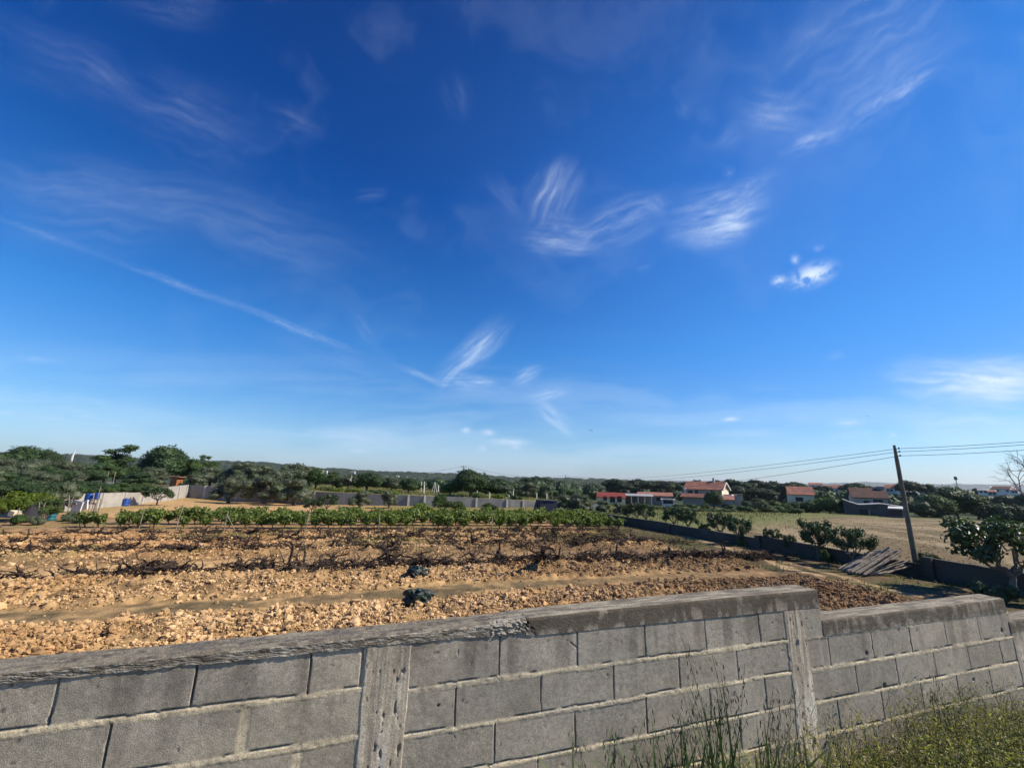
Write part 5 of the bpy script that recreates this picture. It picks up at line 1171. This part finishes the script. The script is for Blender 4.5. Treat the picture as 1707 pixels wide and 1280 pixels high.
# smaller houses far away
for a in [(1360, 270, 815, 808.5, 805, 22, WHITE, TERRA, 'tiny white house with a red roof on the skyline left of the umbrella pine'), (1382, 300, 817, 811.5, 809, 22, WHITE, TERRA, 'small far house with a low red roof between two skyline pines'),
          (1400, 250, 823, 814, 809, 24, WHITE, TERRA, 'small white house with a red gable above the hedge bushes'), (1484, 230, 822, 814, 808.5, 14, WHITE, TERRA, 'pink-roofed white house just left of the near pole'), (1497, 225, 822, 813, 807.5, 12, WHITE, TERRA, 'white gable touching the near pole on its left'),
          (1640, 220, 823, 817.5, 815.5, 18, WHITE, SHEET, 'long low building with a white roof right of the mast'), (1672, 240, 822, 815, 811, 40, WHITE, BROWNT, 'wide house with a dark red hipped roof at the right'), (1655, 200, 826, 820, 816.5, 16, BEIGE, TERRA, 'small pink-roofed house below the wide hipped roof'),
          (1692, 225, 824, 817, 814, 12, WHITE, TERRA, 'white house end at the right of the wide hipped roof'), (1540, 240, 822, 817, 814, 14, BEIGE, TERRA, 'low tiled house half hidden right of the near pole'), (1580, 260, 820, 816, 814, 6, WHITE, SHEET, 'tiny white hut left of the mast'),
          (1573, 270, 815, 811, 809, 4, WHITE, SHEET, 'tiny narrow white building on the skyline left of the mast'), (933, 150, 822, 815, 811.5, 22, BEIGE, TERRA, 'low brown-roofed house left of the dark distant pole'), (914, 170, 818, 811, 806.5, 8, WHITE, SHEET, 'tiny white gabled house behind the small olive tree')]:
    px, Z, yb_, ye, yr_, wd, wm, rm, lb = a; house(px, Z, yb_, ye, yr_, wd, 7, 0, wm, rm, lb, over=.2, hip=1.5 if 'hipped' in lb else 0, wins=((-.4, .6, 1., 1.), (.4, .6, 1., 1.)) if wd > 10 else ())
# mast
x, y, g = at(1596, 812, 150); o = empty('mast', (x, y, TZ(x, y))); tag(o, 'thin mast with a boxy head above the large dark tree', 'mast'); zt = at(1596, 797, 150)[2]-TZ(x, y)
b = MB(); b.tube([(0, 0, 0), (0, 0, zt)], .13, 6); b.build('shaft', BEIGE, o); b = MB(); b.box((-.35, 0, zt), (.35, .4, 1.0)); b.box((.42, 0, zt-.1), (.35, .4, .9)); b.box((0, 0, zt+.45), (.9, .3, .2)); b.box((0, 0, zt-.5), (.9, .3, .2)); b.build('head', DARK, o); b = MB(); b.box((0, 0, zt-1.9), (4.4, .14, .14)); b.build('arm', SHEET, o)
# white spire on the left ridge
x, y, z = at(121, 760, 400); zt = at(121, 748.5, 400)[2]; o = empty('white_spire', (x, y, z)); tag(o, 'slender white spire rising over the trees on the left ridge', 'spire'); b = MB(); b.tube([(0, 0, -12), (0, 0, 0), (.5, 0, (zt-z)*.5), (1.0, 0, zt-z)], [1.0, .9, .55, .1], 8); b.build('cone', WHITE, o)
# far ridges
def ridge(name, label, pts, D, mat, seed, jag, thick=500, foot=-25, n=500):
    xs = np.array([p[0] for p in pts], float); zs = np.array([at(p[0], p[1], D)[2] for p in pts])
    px = np.linspace(xs[0], xs[-1], n); zt = np.interp(px, xs, zs)
    dirs = np.array([ray(x, hor(x)) for x in px]); dirs = dirs[:, :2]/(dirs[:, 0]*st+dirs[:, 1]*ct)[:, None]
    rows = []; K = 26
    for k in range(K):
        q = k/(K-1); dd = D-thick+(thick*1.6)*q; prof = sstep(q, 0, .62)*(1-sstep(q, .66, 1.)*.8)
        P = dirs*dd; nz = fbm(px/9.+k*3.7, px*0+k*1.3, seed, 3)-.5; nl = fbm(px/60., px*0+q*4, seed+5, 3)-.5
        z = foot+(zt-foot)*prof+jag*nz*(1+0*q)+(zt-foot)*.16*nl*(1-prof)*1.2
        rows.append(np.column_stack([P, z]))
    V = np.stack(rows, 1); b = MB(); b.add(V.reshape(-1, 3), gridfaces(n, K)); o = b.build(name, mat); return tag(o, label, 'hills', kind='structure')
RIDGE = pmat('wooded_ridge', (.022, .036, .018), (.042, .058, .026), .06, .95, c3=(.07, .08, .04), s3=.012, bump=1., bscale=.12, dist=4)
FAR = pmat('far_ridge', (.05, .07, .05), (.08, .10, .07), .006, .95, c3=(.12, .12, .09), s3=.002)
ridge('hills', 'dark wooded ridge running across the left and centre', [(-260, 745), (-60, 752), (60, 757), (121, 757), (200, 762), (340, 768), (430, 770), (520, 779), (600, 784), (700, 788), (760, 790), (850, 795), (1000, 798), (1080, 802), (1200, 812), (1400, 826)], 900, RIDGE, 3, 7, 420)
ridge('hills', 'nearer wooded rise behind the centre terrace', [(540, 800), (640, 796), (760, 797), (860, 799), (1000, 803), (1150, 808), (1300, 815)], 520, RIDGE, 8, 5, 200)
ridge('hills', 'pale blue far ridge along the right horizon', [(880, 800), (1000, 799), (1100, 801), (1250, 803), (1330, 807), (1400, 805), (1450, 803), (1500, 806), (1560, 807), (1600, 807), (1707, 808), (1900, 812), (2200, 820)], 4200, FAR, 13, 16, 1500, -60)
# white houses on the ridge
for i, (px, py, wd) in enumerate([(538, 783.5, 4), (545, 784, 3), (591, 785, 3), (627, 791.5, 3), (646, 793.5, 2.5), (663, 792, 6), (679, 794.5, 2.5), (690, 796, 4), (587, 786, 2)]):
    Z = 560; x, y, z = at(px, py+1, Z); L = wd/F*Z; b = gabled_body(L*.7, 3, 1.3, .6); o = empty('house', (x, y, z-1.5), -TH); b.build('wall', WHITE, o); shell(gable_roof(L*.7, 3, .6, .2), 'roof', BEIGE, o, (0, 0, 1.35)); tag(o, 'tiny white house among the trees of the distant ridge', 'house', 'white houses on the distant ridge')
# ------------------------------------------------------------------ terrace posts, shed, garden clutter
def post(px, ytop, Z, label, w_=.14, mat=CONCR, name='fence_post', group=None, sink=.3):
    x, y, _ = at(px, hor(px), Z); g0 = TZ(x, y); zt = at(px, ytop, Z)[2]; b = MB(); b.box((0, 0, (zt-g0-sink)/2), (w_, w_, zt-g0+sink), rz=.3); b.box((0, 0, zt-g0+.02), (w_*.8, w_*.8, .05), rz=.3); o = b.build(name, mat); o.location = (x, y, g0); return tag(o, label, 'fence post', group)
post(708, 808, 64, 'pale concrete fence post on the terrace, left one of the near pair', mat=WHITE, w_=.14)
post(731.5, 809, 64, 'pale concrete fence post on the terrace, right one of the near pair', mat=WHITE, w_=.14)
for px, yt, Z, lb in [(703, 802.5, 84, 'thin pale post behind the left terrace post'), (707.5, 802.5, 86, 'thin pale post next to the one behind the left terrace post'), (741.5, 805, 90, 'thin pale post right of the tripod'), (895, 822, 66, 'pale post on the lawn right of the rounded olive tree'), (911.5, 823, 66, 'pale post next to the small round olive tree'), (856, 818, 62, 'short white post above the right part of the wall'), (796, 818, 62, 'short white post under the big ragged tree'), (817, 821, 62, 'short white post right of the big ragged tree'), (849, 825.5, 60, 'low white stub on the wall top')]:
    post(px, yt, Z, lb, .10, WHITE)
x, y, _ = at(724.5, 812, 82); g0 = TZ(x, y); zt = at(724.5, 803, 82)[2]-g0; o = empty('tripod', (x, y, g0)); tag(o, 'white tripod frame standing on the terrace grass', 'tripod')
for dx, dy in ((-.5, 0), (.5, .1), (.05, .4)): b = MB(); b.tube([(dx, dy, 0), (0, 0, zt)], .05, 5); b.build('leg', WHITE, o)
x, y, _ = at(586, 798, 66); g0 = TZ(x, y); b = MB(); b.box((0, 0, 0), (.08, .06, 1.0)); b.box((-.1, 0, -.2), (.25, .06, .3), ry=.4); o = b.build('white_board', WHITE); o.location = (x, y, at(586, 797, 66)[2]); tag(o, 'small white board among the thin trees above the grey wall', 'board')
# dark shed against the wall
x, y, g = at(910, 850, 51.5); zt = at(910, 833.5, 51.5)[2]; o = empty('tarp_shed', (x, y, TZ(x, y)), -.1); tag(o, 'dark blue tarpaulin shed with sloping left side before the wall', 'shed'); hh = zt-TZ(x, y)
b = MB(); b.add([(-1.2, 0, 0), (1.4, 0, 0), (1.4, 1.5, 0), (-1.2, 1.5, 0), (-.75, 0, hh), (1.4, 0, hh-.1), (1.4, 1.5, hh), (-.75, 1.5, hh)], np.array([(0, 1, 5, 4), (1, 2, 6, 5), (2, 3, 7, 6), (3, 0, 4, 7), (4, 5, 6, 7)])); b.build('tarp', DARKSHED, o); b = MB(); b.box((-.72, -.05, hh/2+.1), (.1, .1, hh+.2)); b.build('post', DEADWOOD, o); b = MB(); b.box((.3, -.06, hh+.03), (2.2, .1, .08)); b.build('beam', STAKE, o)
def drum(px, ybot, Z, wd, ht, mat, label, lift=None, name='plastic_drum'):
    x, y, zb0 = at(px, ybot, Z); g = TZ(x, y); z0 = g if lift is None else zb0; o = empty(name, (x, y, z0)); tag(o, label, 'drum')
    b = MB(); zz = np.array([0, .03, .1, .3, .33, .36, .64, .67, .70, .9, .97, 1.])*ht; rr = np.array([.42, .48, .5, .5, .47, .5, .5, .47, .5, .5, .46, .3])*wd
    b.tube(np.column_stack([0*zz, 0*zz, zz]), rr, 16); b.build('barrel', mat, o, smooth=True); b = MB(); b.tube([(0, 0, ht), (0, 0, ht+.04)], wd*.14, 10); b.build('lid', DARK, o); return x, y, z0, g
def stand(x, y, z0, g, w_, label):
    o = empty('wooden_stand', (x, y, g)); tag(o, label, 'stand'); b = MB(); b.box((0, 0, z0-g-.05), (w_, w_, .08)); b.build('platform', STAKE, o)
    for sx in (-1, 1):
        for sy in (-1, 1): b = MB(); b.tube([(sx*w_*.42, sy*w_*.42, -.1), (sx*w_*.42, sy*w_*.42, z0-g-.05)], .04, 5); b.build('leg', STAKE, o)
drum(208, 843.5, 45, .62, .75, BLUE, 'blue plastic drum standing on the ground before the pale wall')
stand(*drum(146, 838, 34, .50, .70, BLUE, 'large blue drum raised on a wooden stand in the garden', lift=1), .8, 'wooden stand carrying the large blue drum')
stand(*drum(161, 831, 34, .34, .45, BLUE, 'small blue drum on its own stand right of the large one', lift=1), .5, 'narrow stand carrying the small blue drum')
drum(84, 864, 30, .55, .62, TEAL, 'teal drum half hidden under the yellow-green fruit trees')
b = MB(); b.box((0, 0, 0), (.95, .05, .85), ry=.1); o = b.build('pale_sheet', SHEET); o.location = at(183.5, 808.5, 62); tag(o, 'pale sheet hanging between trunks at the edge of the left wood', 'sheet')
for k, (px, lb) in enumerate(((178, 'thin trunk-like prop at the left of the pale sheet'), (189.5, 'thin prop at the right of the pale sheet'))):
    x, y, _ = at(px, 800, 62.3); stake_thing(x, y, 2.2, (0, 0), lb, 'prop', 'prop', .05)
x, y, g = at(290, 822, 66); o = empty('rusty_hut', (x, y, TZ(x, y)), -TH); tag(o, 'small hut with a rusty orange side behind the end of the pale wall', 'hut'); b = MB(); b.box((0, 0, .8), (1.0, 1.2, 1.7)); b.build('side', RUST, o); b = MB(); b.box((-.1, 0, 1.75), (2.0, 1.6, .1), ry=.05); b.build('roof', TERRA, o); b = MB(); b.box((-.65, -.3, 1.1), (.35, .5, .6)); b.build('panel', WHITE, o)
# white pieces and frames in the left garden
for k, (px, py, Z, d, ry, nm, lb) in enumerate([(128, 846, 33, (.9, .08, 1.0), .15, 'white_board', 'white board leaning below the large blue drum, the left one'), (140, 842, 33.4, (.7, .08, .7), -.2, 'white_board', 'white board leaning below the large blue drum, the right one'),
    (117, 839, 33, (1.3, .1, .12), 0, 'wooden_beam', 'pale horizontal beam left of the white boards'), (55, 853, 29, (1.3, .1, .9), 0, 'garden_board', 'beige panel behind the trunks of the yellow-green fruit trees'), (70, 854, 29, (.5, .1, 1.0), .2, 'garden_board', 'beige narrow panel right of the wider beige one'),
    (12, 855, 30, (1.6, .1, .6), 0, 'garden_board', 'grey panel at the far left under the fruit trees'), (25, 856, 28.5, (.5, .4, .35), .2, 'sandy_heap', 'pale sandy block at the far left under the fruit trees')]):
    b = MB(); b.box((0, 0, 0), d, ry=ry); b.box((0, .04, d[2]*.4), (d[0]*.9, .06, .06), ry=ry); o = b.build(nm, (WHITE, WHITE, STAKE, BEIGE, BEIGE, GREYR, CREAM)[k]); x, y, z = at(px, py, Z); o.location = (x, y, max(z, TZ(x, y)+d[2]*.35)); o.rotation_euler = (0, 0, -TH-.2); tag(o, lb, nm.replace('_', ' '))
for px, Z, h, lx, lb in [(112, 32.5, 1.9, .25, 'tallest thin stake of the left garden, leaning right'), (118, 32, 1.6, -.3, 'thin stake crossing the tallest one in the left garden'), (66, 28.5, 1.3, .2, 'stake forming the left leg of a small A-frame'), (70.5, 28.5, 1.3, -.25, 'stake forming the right leg of a small A-frame'), (30, 27.5, 1.0, .05, 'short stake at the far left edge of the ploughed ground'), (158, 33, 2.3, .02, 'tall thin rod standing by the small blue drum')]:
    x, y, _ = at(px, 850, Z); stake_thing(x, y, h, (lx, 0), lb, 'garden_stake', 'stake', .03)
WORLD_CHILD = False
T('citrus', 14, 30, 826, 58, 'yellow-green fruit tree cut by the left edge of the photo', var=0)
T('citrus', 44, 29, 815, 66, 'largest yellow-green fruit tree at the left end of the vines', var=1)
T('citrus', 78, 30, 816, 56, 'yellow-green fruit tree second from the left garden edge', var=2)
T('citrus', 98, 29, 828, 46, 'lower yellow-green fruit tree over the teal drum', var=0, mat='bush')
T('bush', 52, 27, 850, 34, 'dull green bush at the border of the ploughed ground, far left', mat='oak')
T('bush', 135, 30, 845, 40, 'pale feathery bush below the white boards', mat='olive')
T('bush', 88, 27.5, 858, 30, 'low dull bush in front of the teal drum', mat='olive')
T('bush', 152, 29, 850, 34, 'feathery bush at the left end of the front vine row', mat='olive')
T('bush', 175, 60, 812, 40, 'light green bush on the terrace left of the pale sheet', mat='citrus')
T('bush', 205, 58, 815, 46, 'light green bush on the terrace above the pale wall', mat='bush')
# row of greenery on the terrace edges
for i, (px, yt, wd, Z) in enumerate([(560, 813, 34, 64), (545, 812, 26, 65), (590, 814, 30, 64), (632, 814, 34, 63), (655, 815, 30, 62), (800, 818, 30, 61), (835, 819, 28, 60), (862, 822, 24, 60)]):
    T('bush', px, Z, yt, wd, 'low yellowish bush growing along the top of the long grey wall', group='bushes along the top of the long wall', mat=('citrus', 'bush')[i % 2], name='bush')
# birds
for px, py, Z, sc, lb in ((985, 718, 70, 1., 'small dark bird in flight above the centre of the ridge'), (1446, 694, 90, .7, 'tiny dark bird in the sky left of the near pole'), (1400, 734, 110, .6, 'tiniest bird just above the cables')):
    x, y, z = at(px, py, Z); b = MB(); b.tube([(-.12, 0, 0), (-.05, 0, .02), (.06, 0, .01), (.16, 0, 0)], [.012, .04, .035, .008], 6); o = b.build('bird', BIRD)
    for sg in (-1, 1): w_ = MB(); w_.add(np.array([(-.04, 0, .02), (.08, 0, .02), (.03, sg*.18, .12), (-.08, sg*.34, .08), (-.04, 0, .012), (.08, 0, .012), (.03, sg*.18, .112), (-.08, sg*.34, .072)]), np.array([(0, 1, 2, 3), (7, 6, 5, 4), (0, 4, 5, 1), (1, 5, 6, 2), (2, 6, 7, 3), (3, 7, 4, 0)])); w_.build('wing', BIRD, o)
    o.location = (x, y, z); o.rotation_euler = (.3, 0, .8); o.scale = (sc*1.2,)*3; tag(o, lb, 'bird')
# ------------------------------------------------------------------ air
b = MB(); b.box((0, 0, 48), (13600, 13600, 230)); HZ = bpy.data.materials.new('air'); HZ.use_nodes = True; n = NT(HZ.node_tree); n.n.remove(n.n['Principled BSDF'])
pv = n.new('ShaderNodeVolumePrincipled'); pv.inputs['Color'].default_value = (.80, .88, 1., 1); pv.inputs['Density'].default_value = .00008; pv.inputs['Anisotropy'].default_value = .2; n.l.new(pv.outputs[0], n.n['Material Output'].inputs['Volume'])
tag(b.build('haze', HZ), 'thin pale air softening the far ridges', 'haze', kind='stuff')
# ------------------------------------------------------------------ labels: members of a group that look alike are told apart by their order
def ordinal(n): return '%d%s' % (n, 'th' if 10 <= n % 100 <= 20 else {1: 'st', 2: 'nd', 3: 'rd'}.get(n % 10, 'th'))
alike = {}
for o in col.objects:
    if o.parent is None and 'group' in o and 'label' in o: alike.setdefault(o['label'], []).append(o)
for lb, obs in alike.items():
    if len(obs) < 2: continue
    def across(o):
        x, y = o.location.x, o.location.y; return (x*ct-y*st)/(x*st+y*ct)
    for i, o in enumerate(sorted(obs, key=across)): o['label'] = '%s, %s from the left' % (lb, ordinal(i+1))
